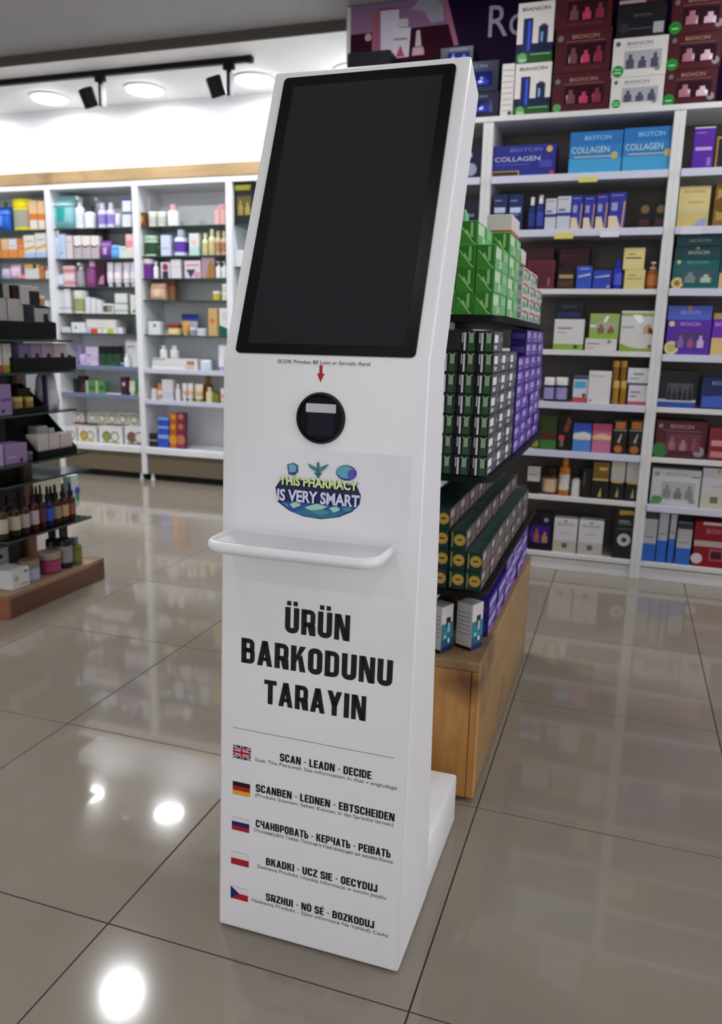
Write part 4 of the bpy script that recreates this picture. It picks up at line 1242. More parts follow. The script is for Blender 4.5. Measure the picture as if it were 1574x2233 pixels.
P('A2', 6, 'long white flat carton, lowest of pile', 'carton', 331, 797, 430, 817, 'd4ccd0', [('r', .75, .2, .95, .8, 'c0a098')], d=.2)
P('A2', 6, 'long white flat carton, second of pile', 'carton', 332, 782, 429, 796, 'd0d2d0', [('r', 0, .75, .3, .9, '7a9080'), ('r', .78, .1, .95, .7, 'b87a5c')], stack=True, d=.2)
zp = LAST['A2']
P('A2', 6, 'white jar on the flat cartons, left', 'bottle', 345, 754, 361, 781, ['cfcfd2', 'd8d8da'], stack=True)
LAST['A2'] = zp
P('A2', 6, 'white jar on the flat cartons, right', 'bottle', 367, 754, 385, 781, ['cac8cc', 'd4d2d6'], stack=True)
P('A2', 6, 'silver pouch beside flat cartons', 'pouch', 434, 785, 458, 816, ['c4cada', 'b0b8d0'])
P('A2', 6, 'tall white tube with lilac cap', 'tube', 471, 753, 491, 815, ['d6d4dc', 'b8a8cc'])
P('A2', 7, 'small brown capped jar', 'bottle', 326, 838, 340, 873, ['d0ccc4', '7a5a40'])
P('A2', 7, 'orange and white tube', 'tube', 341, 837, 352, 873, ['c8864a', 'd8d0c8', 'e0d4c8'])
P('A2', 7, 'white carton with lilac foot', 'carton', 353, 828, 377, 874, 'd4d2d6', [('r', 0, 0, 1, .42, 'c4c4d4')])
P('A2', 7, 'slim white bottle', 'bottle', 380, 838, 391, 874, ['d8d8da', 'dcdcde'])
for x0, x1 in ((394, 405), (406, 418)):
    P('A2', 7, 'white sun cream tube', 'tube', x0, 836, x1, 874, ['d8d6d6', 'd0ccc8', 'd8b090'])
P('A2', 7, 'cream tube with yellow foot', 'tube', 420, 838, 438, 874, ['d8d0c0', 'c8a850', 'd0b070'])
P('A2', 7, 'tall amber bottle', 'bottle', 439, 821, 458, 875, ['9a6420', 'a87028'], back=.08)
P('A2', 7, 'cream bottle in front of amber bottle', 'bottle', 446, 845, 461, 875, ['d4cca0', 'd8d2b0'])
P('A2', 7, 'olive oil bottle', 'bottle', 462, 851, 476, 876, ['7a7a24', '5a5a20'])
P('A2', 7, 'small white tube with pink label', 'tube', 478, 847, 489, 876, ['d8d4d4', 'd4c8c8', 'd89890'])
P('A2', 8, 'small black carton', 'carton', 325, 946, 343, 963, '23262c', [('r', 0, .45, 1, .55, '9aa0a0')])
for i, (y0, y1) in enumerate(((948, 966), (929, 947), (910, 928))):
    P('A2', 8, 'blue carton, %s of the stack' % ('lowest', 'middle', 'topmost')[i], 'carton', 344, y0, 368, y1, '2f50b4', [('r', 0, .7, 1, 1, '8aa0d8')], stack=i > 0)
for cI, (x0, x1, c) in enumerate(((370, 385, 'b0602a'), (386, 402, '7a3050'))):
    for i, (y0, y1) in enumerate(((943, 963), (921, 942), (900, 920))):
        P('A2', 8, '%s carton, %s of its stack' % (('orange', 'plum'), ('lowest', 'middle', 'topmost'))[0][cI] if False else ('orange', 'plum')[cI] + ' carton, ' + ('lowest', 'middle', 'topmost')[i] + ' of its stack', 'carton', x0, y0, x1, y1, c, [('d', .5, .55, .3, 'd09030' if cI == 0 else 'b87050')], stack=i > 0)
P('A3', 1, 'black and gold gift carton', 'kit', 506, 396, 552, 484, ['1d1f24', '5a5430', '8a7c40', '8a7c40'], [('p', [(.15, .8), (.85, .8), (.9, .92), (.1, .92)], 'b0b030')])
P('A3', 2, 'small pale carton by the screen', 'carton', 512, 545, 532, 575, 'ccd4d8')

# ------------------------------------------------------------------ display gondola beside the kiosk
M_PINE_Y = wood_mat('pine_long', '86683f', '9c7c54', '5c4630', 1)
M_PINE_Z = wood_mat('pine_upright', 'b07a40', 'cb9450', '6a4022', 2)
GX0, GX1, GY0, GY1, GZ = -.86, -.27, 1.742, 2.78, .366
gon = empty('display_gondola', ((GX0 + GX1) / 2, (GY0 + GY1) / 2, 0))


def gpart(nm, a, m, bev=.003, seg=1):
    b = MB()
    b.box(*a, m)
    return b.build(nm, gon, bevel=bev, bseg=seg)


# end panel facing the camera: three upright boards, side panel: boards along the run
for i in range(4):
    xa = GX0 + (GX1 - .02 - GX0) * i / 4
    xb = GX0 + (GX1 - .02 - GX0) * (i + 1) / 4
    gpart('end_board', (xa + .0008, GY0, .012, xb - .0008, GY0 + .02, GZ - .022), M_PINE_Z, .0015)
gpart('corner_post', (GX1 - .0195, GY0, .012, GX1, GY0 + .022, GZ - .022), M_PINE_Z, .002)
for i in range(2):
    za, zb = .012 + (GZ - .034) * i / 2, .012 + (GZ - .034) * (i + 1) / 2
    gpart('side_board', (GX1 - .02, GY0 + .0235, za + .0006, GX1 - .002, GY1, zb - .0006), M_PINE_Y, .0015)
    gpart('side_board', (GX0, GY0 + .0235, za + .0006, GX0 + .018, GY1, zb - .0006), M_PINE_Y, .0015)
gpart('end_board', (GX0 + .02, GY1 - .02, .012, GX1 - .021, GY1, GZ - .022), M_PINE_Z, .0015)
for i in range(3):
    xa, xb = GX0 + (GX1 - GX0) * i / 3, GX0 + (GX1 - GX0) * (i + 1) / 3
    gpart('top_board', (xa + .0006, GY0 - .002, GZ - .021, xb - .0006, GY1 + .002, GZ), M_PINE_Y, .002)
gpart('plinth', (GX0 + .03, GY0 + .03, 0, GX1 - .03, GY1 - .03, .012), mat('1b1613', .6))
M_DK = mat('0d0e10', .5, spec=.12)
gpart('spine_panel', (-.59, GY0 + .12, GZ, -.54, GY1 + .05, 1.30), mat('2a2c30', .5))
SH = []
for z in (.538, .812, 1.168):
    b = MB()
    x0, x1, y0, y1 = -.85, -.268, 1.748, 2.82
    pts = []
    r_ = .045
    for cx, cy, a0 in ((x1 - r_, y0 + r_, -90), (x1 - r_, y1 - r_, 0), (x0 + r_, y1 - r_, 90), (x0 + r_, y0 + r_, 180)):
        for k in range(6):
            a = math.radians(a0 + 18 * k)
            pts.append((cx + r_ * math.cos(a), cy + r_ * math.sin(a)))
    b.loft([[(x, y, z - .014) for x, y in pts], [(x, y, z) for x, y in pts]], M_DK)
    s_ = b.build('shelf', gon, smooth=.5)
    b = MB()
    b.loft([[(-.54, 1.9, z - .08), (-.54, 2.0, z - .08), (-.54, 2.0, z - .0145), (-.54, 1.9, z - .0145)], [(-.46, 1.93, z - .06), (-.46, 1.97, z - .06), (-.46, 1.97, z - .0145), (-.46, 1.93, z - .0145)]], mat('c4c4ca', .4))
    b.build('bracket', s_)
    b = MB()
    b.box(-.47, 1.752, z - .032, -.385, 1.82, z - .0142, mat('c9cacf', .35))
    b.build('label_holder', s_, bevel=.003)
tag(gon, 'wooden plank display island with dark shelves, right behind the kiosk', 'display stand')

ROWN = ['bottom', 'second', 'third', 'fourth', 'fifth', 'sixth', 'seventh', 'eighth', 'ninth']
COLN = ['right-hand', 'middle', 'left-hand', 'far left']
DEPN = ['front', 'second', 'third', 'fourth', 'fifth', 'sixth']


def design(w, d, h, els_front, els_side):
    """print mesh shared by all cartons of one kind: front end (-Y) and right side (+X)"""
    root = link('printed_design', bpy.data.meshes.new('tmp'))
    e2 = []
    out = []
    for o in face_print(root, w, d, h, els_front + [('s',) + e for e in els_side]):
        out.append((o.name.split('.')[0], o.data))
        bpy.data.objects.remove(o)
    bpy.data.objects.remove(root)
    return out


def stackbox(me, pme, loc, desc, place, grp, cat='box', rz=0.0):
    o = link('carton', me, None, loc, rz)
    for nm_, me_ in pme:
        link(nm_, me_, o)
    reg(o, desc, place, cat, grp)
    return o


# toothpaste style cartons in green on the top shelf
gw, gd, gh = .0395, .195, .0485
gm = carton_mesh(gw, gd, gh, mat('2c7a22', .35), mside=mat('6fae74', .35), mtop=mat('74b272', .35))
gp = design(gw, gd, gh, [('p', [(.0, 0), (.9, 0), (.72, .22), (.4, .5), (.12, .72), (0, .78)], '3a8a28'), ('p', [(.08, .76), (.14, .76), (.4, .52), (.78, .14), (.95, .02), (.86, .02), (.7, .14), (.34, .5)], 'a9cf8c'), ('r', .62, .3, .78, .92, '8fc07c'), ('p', [(.3, .5), (.42, .66), (.62, .36), (.55, .32)], '9ac884')],
            [(.05, .45, .42, .9, 'b9d4b4'), (.3, .08, .5, .42, 'a8c8a0'), (.5, 0, .53, 1, '4f9a50'), (.6, .5, .9, .85, '8cc08c'), (.0, .0, .04, 1, '2f8a34')])
GZ3 = 1.1685
for dy in range(2):
    for cI in range(3):
        rows = (3, 4, 4)[cI] if dy == 0 else (3, 3, 3)[cI]
        for rI in range(rows):
            if dy == 1 and cI > 0 and rI < rows - 1:
                continue
            jx = random.uniform(-.0012, .0012)
            stackbox(gm, gp, (-.312 - cI * .0408 + jx, 1.758 + gd / 2 + dy * (gd + .006) + random.uniform(-.002, .002), GZ3 + .0005 + rI * (gh + .0006)), 'green toothpaste carton, %s row, %s column' % (ROWN[rI], COLN[cI]), '%s block on top shelf' % ('front', 'rear')[dy], 'green cartons on the island top shelf')
wh0 = .036
o = make('carton', .05, .09, .03, '7fb886', [('r', .2, .3, .8, .7, '9ccaa0')], (-.40, 1.85, GZ3 + 4 * (gh + .0006) + .001))
o.rotation_euler = (0, 0, .12)
reg(o, 'open light green carton lying over the green stack', 'beside the screen edge', 'box')
z3 = GZ3 + 3 * (gh + .0006) + .001
o = make('carton', .06, .13, .042, 'cfc8c4', [('r', 0, 0, 1, .15, 'b06a4a')], (-.322, 2.04, z3 + gh + .0012))
stackbox(gm, gp, (-.312, 2.05, z3 - .0005), 'green toothpaste carton under the white carton', 'highest of the rear block', 'green cartons on the island top shelf')
reg(o, 'white carton with red edge on rear green block', 'under the navy cartons', 'box')
o = make('carton', .05, .09, .035, 'd0c9c6', [('r', .5, 0, 1, .5, 'c8b060')], (-.315, 2.206, GZ3 + 4 * (wh0 + .0006) + .001))
reg(o, 'small white and yellow carton behind green block', 'on island top shelf', 'box')
# white, red and green toothpaste packs farther along the top shelf
ww, wdp, wh = .045, .155, .036
wm = carton_mesh(ww, wdp, wh, mat('c9c8c4', .35))
wp = design(ww, wdp, wh, [('r', .1, .3, .9, .7, '7fa88a')], [(.05, .1, .3, .5, '5f9a74'), (.35, .12, .62, .45, '86b08e'), (.02, .72, .7, .88, 'b05a4a'), (.68, .2, .92, .8, '5a7a70'), (.3, .55, .5, .7, 'c8b060')])
for dy in range(4):
    n = (4, 4, 3, 2)[dy]
    for rI in range(n):
        stackbox(wm, wp, (-.315 + random.uniform(-.002, .002), 2.26 + wdp / 2 + (dy - .0) * (wdp + .003) - (.0 if dy else .0), GZ3 + .0005 + rI * (wh + .0006)) if dy < 3 else (-.36, 2.5, GZ3 + 4 * (wh + .0006) * 0 + .0005 + rI * (wh + .0006)), 'white toothpaste carton with red line, %s row' % ROWN[rI], '%s pile after green block' % DEPN[dy] if dy < 3 else 'inner pile after green block', 'white cartons on the island top shelf')

# dark cartons on the second shelf
dw, dd_, dh = .0372, .128, .0455
dm = carton_mesh(dw, dd_, dh, mat('101416', .35), mside=mat('4a4d4f', .35), mtop=mat('2c3032', .35))
dp = design(dw, dd_, dh, [('r', .5, .03, .9, .42, '28543c'), ('r', .5, .42, .9, .97, '1a3022'), ('p', [(.56, .42), (.84, .42), (.84, .82), (.93, .95), (.7, .86), (.47, .95), (.56, .82)], '93a884'), ('r', .26, .05, .38, .9, 'd4d7d5'), ('r', .14, .42, .21, .9, 'b8bcbc')],
            [(.06, .44, .46, .82, 'dcdddd'), (.06, .12, .38, .32, 'b4b6b8'), (.56, .0, .6, 1, '8a9a98'), (.68, .5, .92, .72, '7d8082')])
GZ2 = .8125
for cI in range(4):
    for rI in range(7):
        for dy in range(3):
            if rI == 6 and (cI > 1 or dy > 0):
                continue
            if cI > 0 and dy > 0 and rI < 5:
                continue
            stackbox(dm, dp, (-.302 - cI * .0400 + random.uniform(-.0012, .0012), 1.754 + dd_ / 2 + dy * (dd_ + .002) + random.uniform(-.002, .002), GZ2 + .0005 + rI * (dh + .0006)),
                     'dark green carton, %s row, %s column' % (ROWN[rI], COLN[cI]), '%s rank on middle island shelf' % DEPN[dy], 'dark cartons on the middle island shelf')
# purple cartons behind them
pw_, pd_, ph_ = .045, .15, .0368
pm = carton_mesh(pw_, pd_, ph_, mat('2f1f72', .35), mside=mat('4f3596', .35), mtop=mat('3a2a86', .35))
pp = design(pw_, pd_, ph_, [('r', .1, .3, .9, .7, '5a4aa0')], [(.04, .4, .55, .85, 'a996cc'), (.1, .1, .4, .3, '8a72bc'), (.62, .2, .95, .6, '6a50ac'), (.0, .0, .03, 1, '2a1a68')])
for dy in range(4):
    for rI in range(9):
        if dy == 0 and rI > 6:
            continue
        stackbox(pm, pp, (-.302 + random.uniform(-.002, .002), 2.152 + pd_ / 2 + dy * (pd_ + .003), GZ2 + .0005 + rI * (ph_ + .0006)) if dy else (-.302, 2.152 + pd_ / 2, GZ2 + .0005 + rI * (ph_ + .0006)),
                 'purple carton, %s row' % ROWN[rI], '%s pile behind dark cartons on middle island shelf' % DEPN[dy], 'purple cartons on the middle island shelf')

# dark green cartons with gold seal on the lower shelf
ew, ed, eh = .0375, .125, .0475
em = carton_mesh(ew, ed, eh, mat('143229', .35), mside=mat('5c4e4a', .35), mtop=mat('1d3c3a', .35))
ep = design(ew, ed, eh, [('d', .62, .52, .3, 'a8873a'), ('d', .62, .52, .22, 'b89848'), ('r', .46, .48, .78, .58, '5a4a20'), ('r', .12, .15, .2, .9, '8f8a58')],
            [(.08, .5, .45, .85, '9a9292'), (.1, .12, .35, .35, '7a706e'), (.55, .1, .9, .8, '6a5a55'), (.0, 0, .03, 1, '20403a')])
GZ1 = .5385
for cI in range(4):
    rows = (2, 3, 4, 4)[cI]
    for rI in range(rows):
        for dy in range(7):
            if cI > 0 and dy > 0 and rI < rows - 2:
                continue
            stackbox(em, ep, (-.302 - cI * .0402 + random.uniform(-.0012, .0012), 1.754 + ed / 2 + dy * (ed + .002) + random.uniform(-.002, .002), GZ1 + .0005 + rI * (eh + .0006)),
                     'gold-seal green carton, %s row, %s column' % (ROWN[rI], COLN[cI]), '%s rank, lowest island shelf' % ('front', 'second', 'third', 'fourth', 'fifth', 'sixth', 'seventh')[dy], 'gold seal cartons on the lowest island shelf')

# cartons standing on the wooden base
for i, (x0, y0, x1, y1, yy) in enumerate(((952, 1297, 986, 1410, 1.80), (1000, 1283, 1040, 1395, 1.86))):
    loc = (-.385 + .066 * i, 1.800 + .045 * i, GZ + .0008)
    o = make('carton', .047, .047, .118, 'c4c3be', [('r', .1, .78 - .09 * k, .9, .81 - .09 * k, '9c9a98') for k in range(6)] + [('r', 0, 0, 1, .07, '16161f'), ('s', .0, .0, 1, .58, '1c4f6e'), ('s', .0, .28, 1, .62, '2a7480'), ('s', .0, 0, 1, .12, '1d2458'), ('s', .4, .52, .75, .74, '20222c'), ('s', .5, .42, .7, .62, '9fb0b4'), ('s', .2, .3, .4, .38, '7fb8c8'), ('s', .55, .18, .7, .28, 'cfe0e4')], loc)
    o.rotation_euler = (0, 0, -.42)
    reg(o, ('front', 'rear')[i] + ' white and teal carton', 'standing on the wooden island base', 'box', 'white and teal cartons on the island base')
qw, qd, qh = .04, .135, .048
qm = carton_mesh(qw, qd, qh, mat('2c1c6c', .35), mside=mat('4a2c90', .35), mtop=mat('33248a', .35))
qp = design(qw, qd, qh, [('r', .1, .3, .9, .7, '3a2a86')], [(.05, .5, .9, .84, 'a99cc8'), (.05, .14, .6, .34, '8c78bc'), (.0, .0, .04, 1, '241660')])
for dy in range(6):
    for rI in range(3 if dy > 1 else 2):
        if GZ + (rI + 1) * qh > .52:
            continue
        stackbox(qm, qp, (-.305 + random.uniform(-.003, .003), 1.925 + qd / 2 + dy * (qd + .003), GZ + .0008 + rI * (qh + .0006)), 'purple carton, %s row, %s from front' % (ROWN[rI], ('first', 'second', 'third', 'fourth', 'fifth', 'sixth')[dy]), 'on island base', 'purple cartons on the island base')

# ------------------------------------------------------------------ left gondola
M_WALN_Y = wood_mat('brown_board', '5f4030', '6f4a36', '3e281c', 1)
M_WALN_Z = wood_mat('brown_post', '6f4a30', '855a3c', '4e3220', 2)
LX1, LX0, LY0, LY1 = -2.225, -2.86, 2.345, 2.955
lg = empty('glass_shelf_gondola', ((LX0 + LX1) / 2, (LY0 + LY1) / 2, 0))


def lpart(nm, a, m, bev=.002):
    b = MB()
    b.box(*a, m)
    return b.build(nm, lg, bevel=bev)


lpart('base_side_board', (LX1 - .018, LY0 + .019, 0.0, LX1, LY1, .08), M_WALN_Y)
lpart('base_side_board', (LX0, LY0 + .019, 0.0, LX0 + .018, LY1, .08), M_WALN_Y)
lpart('base_end_board', (LX0, LY0, 0.0, LX1, LY0 + .018, .08), wood_mat('brown_end', '8a5540', '9a6248', '5e3828', 0))
lpart('base_end_board', (LX0 + .02, LY1 - .018, 0.0, LX1 - .02, LY1, .08), M_WALN_Y)
lpart('base_top', (LX0, LY0, .0802, LX1, LY1, .1), wood_mat('brown_top', '8a6c54', '9a7c62', '5e4430', 1))
lpart('post', (-2.575, 2.80, .1, -2.515, 2.86, 1.16), M_WALN_Z)
lpart('post', (-2.575, 2.42, .1, -2.515, 2.48, 1.16), M_WALN_Z)
lpart('spine_panel', (-2.553, 2.482, .1, -2.537, 2.798, 1.16), mat('3a3a3c', .4))
LSH = (.312, .528, .605, .79, .955, 1.082)
for z in LSH:
    b = MB()
    dx = .0 if z < .7 else .05
    b.box(LX0 + .02 + dx, LY0 + .02, z - .008, LX1 + .004 - dx, 2.875, z, M_GLASS_G)
    s_ = b.build('glass_shelf', lg)
    b = MB()
    b.box(LX1 + .0042 - dx, LY0 + .02, z - .0085, LX1 + .0065 - dx, 2.875, z + .0003, M_GLASS_EDGE)
    b.build('glass_edge', s_)
tag(lg, 'brown wooden island with glass shelves at the left edge', 'display stand')


def PL(z, desc, kind, x0, y0, x1, y1, c, els=(), xf=-2.25, d=None, cat=None, stack=False, name=None, place='left glass-shelf island'):
    """product on the left island, its front turned to the aisle (+X)"""
    ym = (y0 + y1) / 2
    a, b_ = at(x0, ym, 0, xf), at(x1, ym, 0, xf)
    zt = at((x0 + x1) / 2, y0, 0, xf).z
    zb = LAST['L'] if stack else z + .0008
    w = b_.y - a.y - .002
    h = zt - zb
    dd = d or (min(.12, max(.04, w * .7)) if kind in ('carton', 'kit') else min(w, .1))
    if kind not in ('carton', 'kit', 'pouch'):
        dd = w
    o = make(kind, w, dd, h, c, els, (xf - dd / 2, (a.y + b_.y) / 2, zb), math.pi / 2, name)
    LAST['L'] = zb + h + .0008
    cats = {'carton': 'box', 'kit': 'gift box', 'bottle': 'bottle', 'spray': 'spray bottle', 'pump': 'pump bottle', 'dropper': 'dropper bottle', 'jar': 'jar', 'tub': 'tub', 'tube': 'tube', 'pouch': 'soft pack'}
    reg(o, desc, place, cat or cats[kind], 'products on the left island')
    return o


B0_ = .1
PL(B0_, 'white cube carton with green leaf', 'carton', 26, 1240, 66, 1295, 'cfcccc', [('d', .25, .55, .13, '8aa878'), ('r', .7, .75, .9, .85, '4a5050'), ('r', .5, .15, .9, .2, '7a8080')], d=.11, place='front of the brown island base')
PL(B0_, 'white carton behind the leaf carton', 'carton', -12, 1196, 22, 1300, 'b8b6b6', [('d', .5, .75, .08, '3a4444')], xf=-2.40, place='left glass-shelf island base')
PL(B0_, 'blue and white jar with wooden lid', 'jar', 66, 1222, 98, 1270, ['8a94b4', '8a7660', 'a0a4bc'], place='on the brown island base')
PL(B0_, 'pink jar with cream lid', 'jar', 110, 1204, 145, 1254, ['7a3048', '9a8a78', '9a4060'], place='on the brown island base')
PL(B0_, 'black bottle with grey label', 'bottle', 117, 1152, 138, 1245, ['1a1818', '141214', '6a6668'], xf=-2.34, place='behind the pink jar')
PL(B0_, 'tall black bottle with white label and orange neck', 'bottle', 142, 1147, 165, 1238, ['1c1a1c', '2a2420', '8a8688'], place='on the brown island base')
PL(B0_, 'green bottle with silver cap', 'bottle', 166, 1172, 185, 1234, ['5a6428', '6a6c70', '6f7a34'], place='right end of island base')
zz = LSH[0]
for i, (x0, x1, y0, y1, c, cap, lb) in enumerate(((2, 22, 1075, 1168, '3a3020', '15161a', 'b0a89a'), (30, 50, 1070, 1160, '2e2618', '15161a', 'b0a890'), (51, 70, 1066, 1157, '34241a', '17181c', 'a09a90'), (73, 89, 1058, 1152, '4a1c18', '141418', 'b0a0a4'),
                                                 (90, 104, 1056, 1148, '3a1a18', '17181c', '5a3034'), (105, 121, 1060, 1144, '1c2048', '141418', '2f50b0'), (122, 138, 1056, 1141, '3c2018', '15151a', '8a8268'), (139, 154, 1054, 1138, '40241a', '15151a', 'b09870'), (155, 169, 1052, 1135, '4a241c', '15151a', '8a5050'))):
    PL(zz, ('olive', 'dark olive', 'brown', 'wine red', 'dark wine', 'navy', 'amber', 'honey amber', 'reddish amber')[i] + ' dropper bottle with pale label', 'dropper', x0, y0, x1, y1, [c, cap, lb], place='in the dropper row, left island')
for i, (x0, x1) in enumerate(((10, 26), (42, 58), (80, 94), (112, 126), (140, 152))):
    PL(zz, 'amber dropper bottle in rear row, %s from left' % ('first', 'second', 'third', 'fourth', 'fifth')[i], 'dropper', x0, 1060, x1, 1120, ['3a1c14', '141418', '6a4a34'], xf=-2.33, place='left island')
PL(zz, 'green and white leaflet pack standing at the end', 'carton', 150, 1036, 172, 1112, 'b9c4cc', [('p', [(0, .3), (.3, 1), (0, 1)], '4aa048'), ('p', [(1, .1), (1, .7), (.6, .3)], '2f8a44'), ('d', .85, .5, .12, '3a4ab0')], xf=-2.40, d=.03, place='left island')
zz = LSH[2]
PL(zz, 'lilac carton on the gold tray', 'carton', 10, 968, 60, 1000, '8a7498', [('r', .1, .3, .5, .4, 'a890b4'), ('d', .7, .15, .1, '2a2028')], place='left island')
PL(zz, 'pale lilac carton at the left edge', 'carton', -22, 972, 8, 1016, 'a294ac', place='left island')
PL(zz, 'small flat grey tin', 'jar', 62, 985, 76, 1000, ['4a4a4e', '6a6a6e'], place='left island')


def tray(name, z, x0, x1, depth, hgt, lip, desc, xf=-2.245):
    ym = 900
    a, b_ = at(x0, ym, 0, xf), at(x1, ym, 0, xf)
    t = empty(name, (xf - depth / 2, (a.y + b_.y) / 2, z + .0008))
    L = (b_.y - a.y) / 2
    b = MB()
    b.box(-depth / 2, -L, 0, depth / 2, L, .008, M_BLK)
    b.build('tray_floor', t, local=True, bevel=.001)
    b = MB()
    b.box(depth / 2 - .006, -L, .0082, depth / 2, L, lip, M_BLK)
    b.build('front_lip', t, local=True, bevel=.001)
    b = MB()
    b.box(-depth / 2, -L, .0082, -depth / 2 + .006, L, hgt, M_BLK)
    b.build('back_board', t, local=True, bevel=.001)
    for s_ in (-1, 1):
        b = MB()
        y0_, y1_ = sorted((s_ * L, s_ * (L - .006)))
        b.loft([[(-depth / 2 + .0062, y0_, .0084), (depth / 2 - .0062, y0_, .0084), (depth / 2 - .0062, y0_, lip), (-depth / 2 + .0062, y0_, hgt)], [(-depth / 2 + .0062, y1_, .0084), (depth / 2 - .0062, y1_, .0084), (depth / 2 - .0062, y1_, lip), (-depth / 2 + .0062, y1_, hgt)]], M_BLK)
        b.build('side_wing', t, local=True)
    tag(t, desc, 'display tray', 'black display trays on the left island')
    return t


tray('display_tray', LSH[2], 78, 164, .16, .17, .03, 'black display tray with a row of white cartons, left island')
for i, (x0, x1) in enumerate(((82, 106), (107, 131), (132, 158))):
    PL(LSH[2] + .0095, 'white rounded carton in the lower black tray, %s' % ('left', 'middle', 'right')[i], 'carton', x0, 948 - i * 2, x1, 976 - i * 5, 'b5aca8', xf=-2.262, d=.06, place='left island')
PL(LSH[2] + .0095, 'white cube carton in the lower black tray', 'carton', 53 + 28, 929, 78 + 26, 950, 'b0a8a4', xf=-2.345, d=.05, place='left island')
PL(LSH[2] + .0095, 'pale mint tape roll in the lower black tray', 'jar', 109, 933, 124, 962, ['8fb0a0', 'a0c0b0'], xf=-2.335, place='left island')
zz = LSH[3]
PL(zz, 'tall lilac carton at the left edge', 'carton', -4, 838, 26, 905, '83709a', [('r', .2, .45, .95, .55, '5a487a'), ('d', .3, .15, .06, '2a2028')], place='left island', xf=-2.29)
tray('display_tray', LSH[3], 28, 104, .13, .11, .022, 'black display tray with golden soaps, left island', xf=-2.29)
for i, (x0, x1) in enumerate(((34, 57), (62, 78))):
    PL(LSH[3] + .0095, 'golden wrapped soap in black tray, %s' % ('left', 'right')[i], 'jar', x0, 866, x1, 884, ['8a7038', 'b09a58'], xf=-2.30, place='left island')
PL(LSH[3] + .0095, 'dark olive packet behind the soaps', 'carton', 40, 846, 68, 884, '2e2816', [('r', .1, .2, .9, .4, '5a5228')], xf=-2.365, d=.02, place='left island')
# folded white cloth bag on the island's far corner
b = MB()
cx, cy, z0 = -2.36, 2.80, LSH[3] + .001
rings = []
for k, (zk, rx, ry, off) in enumerate(((0, .045, .05, 0), (.03, .05, .055, .004), (.09, .042, .045, -.004), (.13, .036, .04, -.01), (.155, .02, .03, -.014))):
    rings.append([(cx + off + rx * (1 + .10 * math.sin(5 * a + k)) * math.cos(a), cy - off + ry * (1 + .12 * math.sin(7 * a + 2 * k)) * math.sin(a), z0 + zk) for a in [2 * math.pi * q / 24 for q in range(24)]])
b.loft(rings, mat('b9b5bd', .6))
o = b.build('cloth_bag', None, smooth=1.2)
b = MB()
b.box(cx + .03, cy - .062, z0 + .002, cx + .052, cy - .052, z0 + .145, mat('3a2c48', .5))
b.build('side_strap', o, bevel=.002)
tag(o, 'crumpled white bag with dark strap on the left island', 'bag')
# upper trays
tray('display_tray', LSH[4], 36, 172, .15, .10, .055, 'wide black display tray of lilac cartons, upper left island', xf=-2.285)
for i, (x0, x1, c) in enumerate(((42, 66, '74668a'), (67, 90, '8a7a9c'), (91, 116, '9c8c9c'), (117, 148, 'b0a29e'))):
    PL(LSH[4] + .0095, ('purple', 'lilac', 'rosy lilac', 'pale beige')[i] + ' carton in the wide black tray', 'carton', x0, 749, x1, 793, c, [('d', .6, .5, .12, '33222c'), ('r', 0, 0, 1, .35, 'b8b0b4')], xf=-2.305, d=.08, place='left island')
for i, (x0, x1, c, f) in enumerate(((-4, 4, 'b8aca4', 'a03c28'), (6, 25, 'b4b0aa', '8a8a18'))):
    PL(LSH[4], 'white bottle carton with %s foot' % ('red', 'olive')[i], 'carton', x0, 749, x1, 795, c, [('r', 0, 0, 1, .25, f)], xf=-2.30, place='left island')
tray('display_tray', LSH[5], -20, 134, .15, .11, .07, 'topmost black display tray at the left edge, left island', xf=-2.285)
PL(LSH[5] + .0095, 'grey-white carton leaning in the top tray', 'carton', 18, 652, 54, 722, 'a39e9c', xf=-2.34, d=.05, place='left island')
PL(LSH[5] + .0095, 'white carton at left in the top tray', 'carton', -12, 650, 16, 722, '9d9a98', [('p', [(0, .2), (.6, .2), (0, .6)], '201c68')], xf=-2.34, d=.05, place='left island')
PL(LSH[5] + .0095, 'dark blue carton in the top tray', 'carton', 56, 664, 74, 720, '24242e', xf=-2.33, d=.05, place='left island')
PL(LSH[5] + .0095, 'white carton with dark green panel in the top tray', 'carton', 76, 667, 106, 722, '9c9a98', [('r', .62, 0, 1, .75, '1c2418'), ('r', 0, .92, 1, 1, '141414')], xf=-2.33, d=.05, place='left island')
zq = LAST['L']
PL(0, 'white and dark green carton on top of the tray cartons', 'carton', 44, 624, 86, 665, 'a4a2a0', [('r', .45, 0, 1, .75, '171f14')], xf=-2.335, d=.05, stack=True, place='left island')
LAST['L'] = zq
PL(0, 'small orange and white jar on top', 'jar', 90, 645, 101, 666, ['b8844a', 'd8d0c8'], xf=-2.34, stack=True, place='left island')
LAST['L'] = at(10, 650, 0, -2.34).z + .001
PL(0, 'dark green and white carton highest at the left edge', 'carton', -8, 618, 20, 650, '1d2620', [('r', .5, 0, 1, 1, '8a8c88')], xf=-2.34, d=.05, stack=True, place='left island')
LAST['L'] = at(36, 652, 0, -2.34).z + .001
PL(0, 'black carton with brown front on the leaning carton', 'carton', 28, 622, 45, 651, '2a1c14', xf=-2.34, d=.045, stack=True, place='left island')

# ------------------------------------------------------------------ poster above the right wall unit
PY = 4.205
ptr = empty('wall_poster', (-.4, PY, 2.14))
b = MB()
b.box(-1.527, PY, 2.14, .9, PY + .022, 2.768, mat('bdbab6', .5))
b.build('poster_board', ptr, bevel=.002)
pp_ = Print((0, PY, 0), (1, 0, 0), (0, 0, 1), (0, -1, 0))


def Q(px, py):
    v = at(px, py, 1, PY)
    return (v.x, v.z)


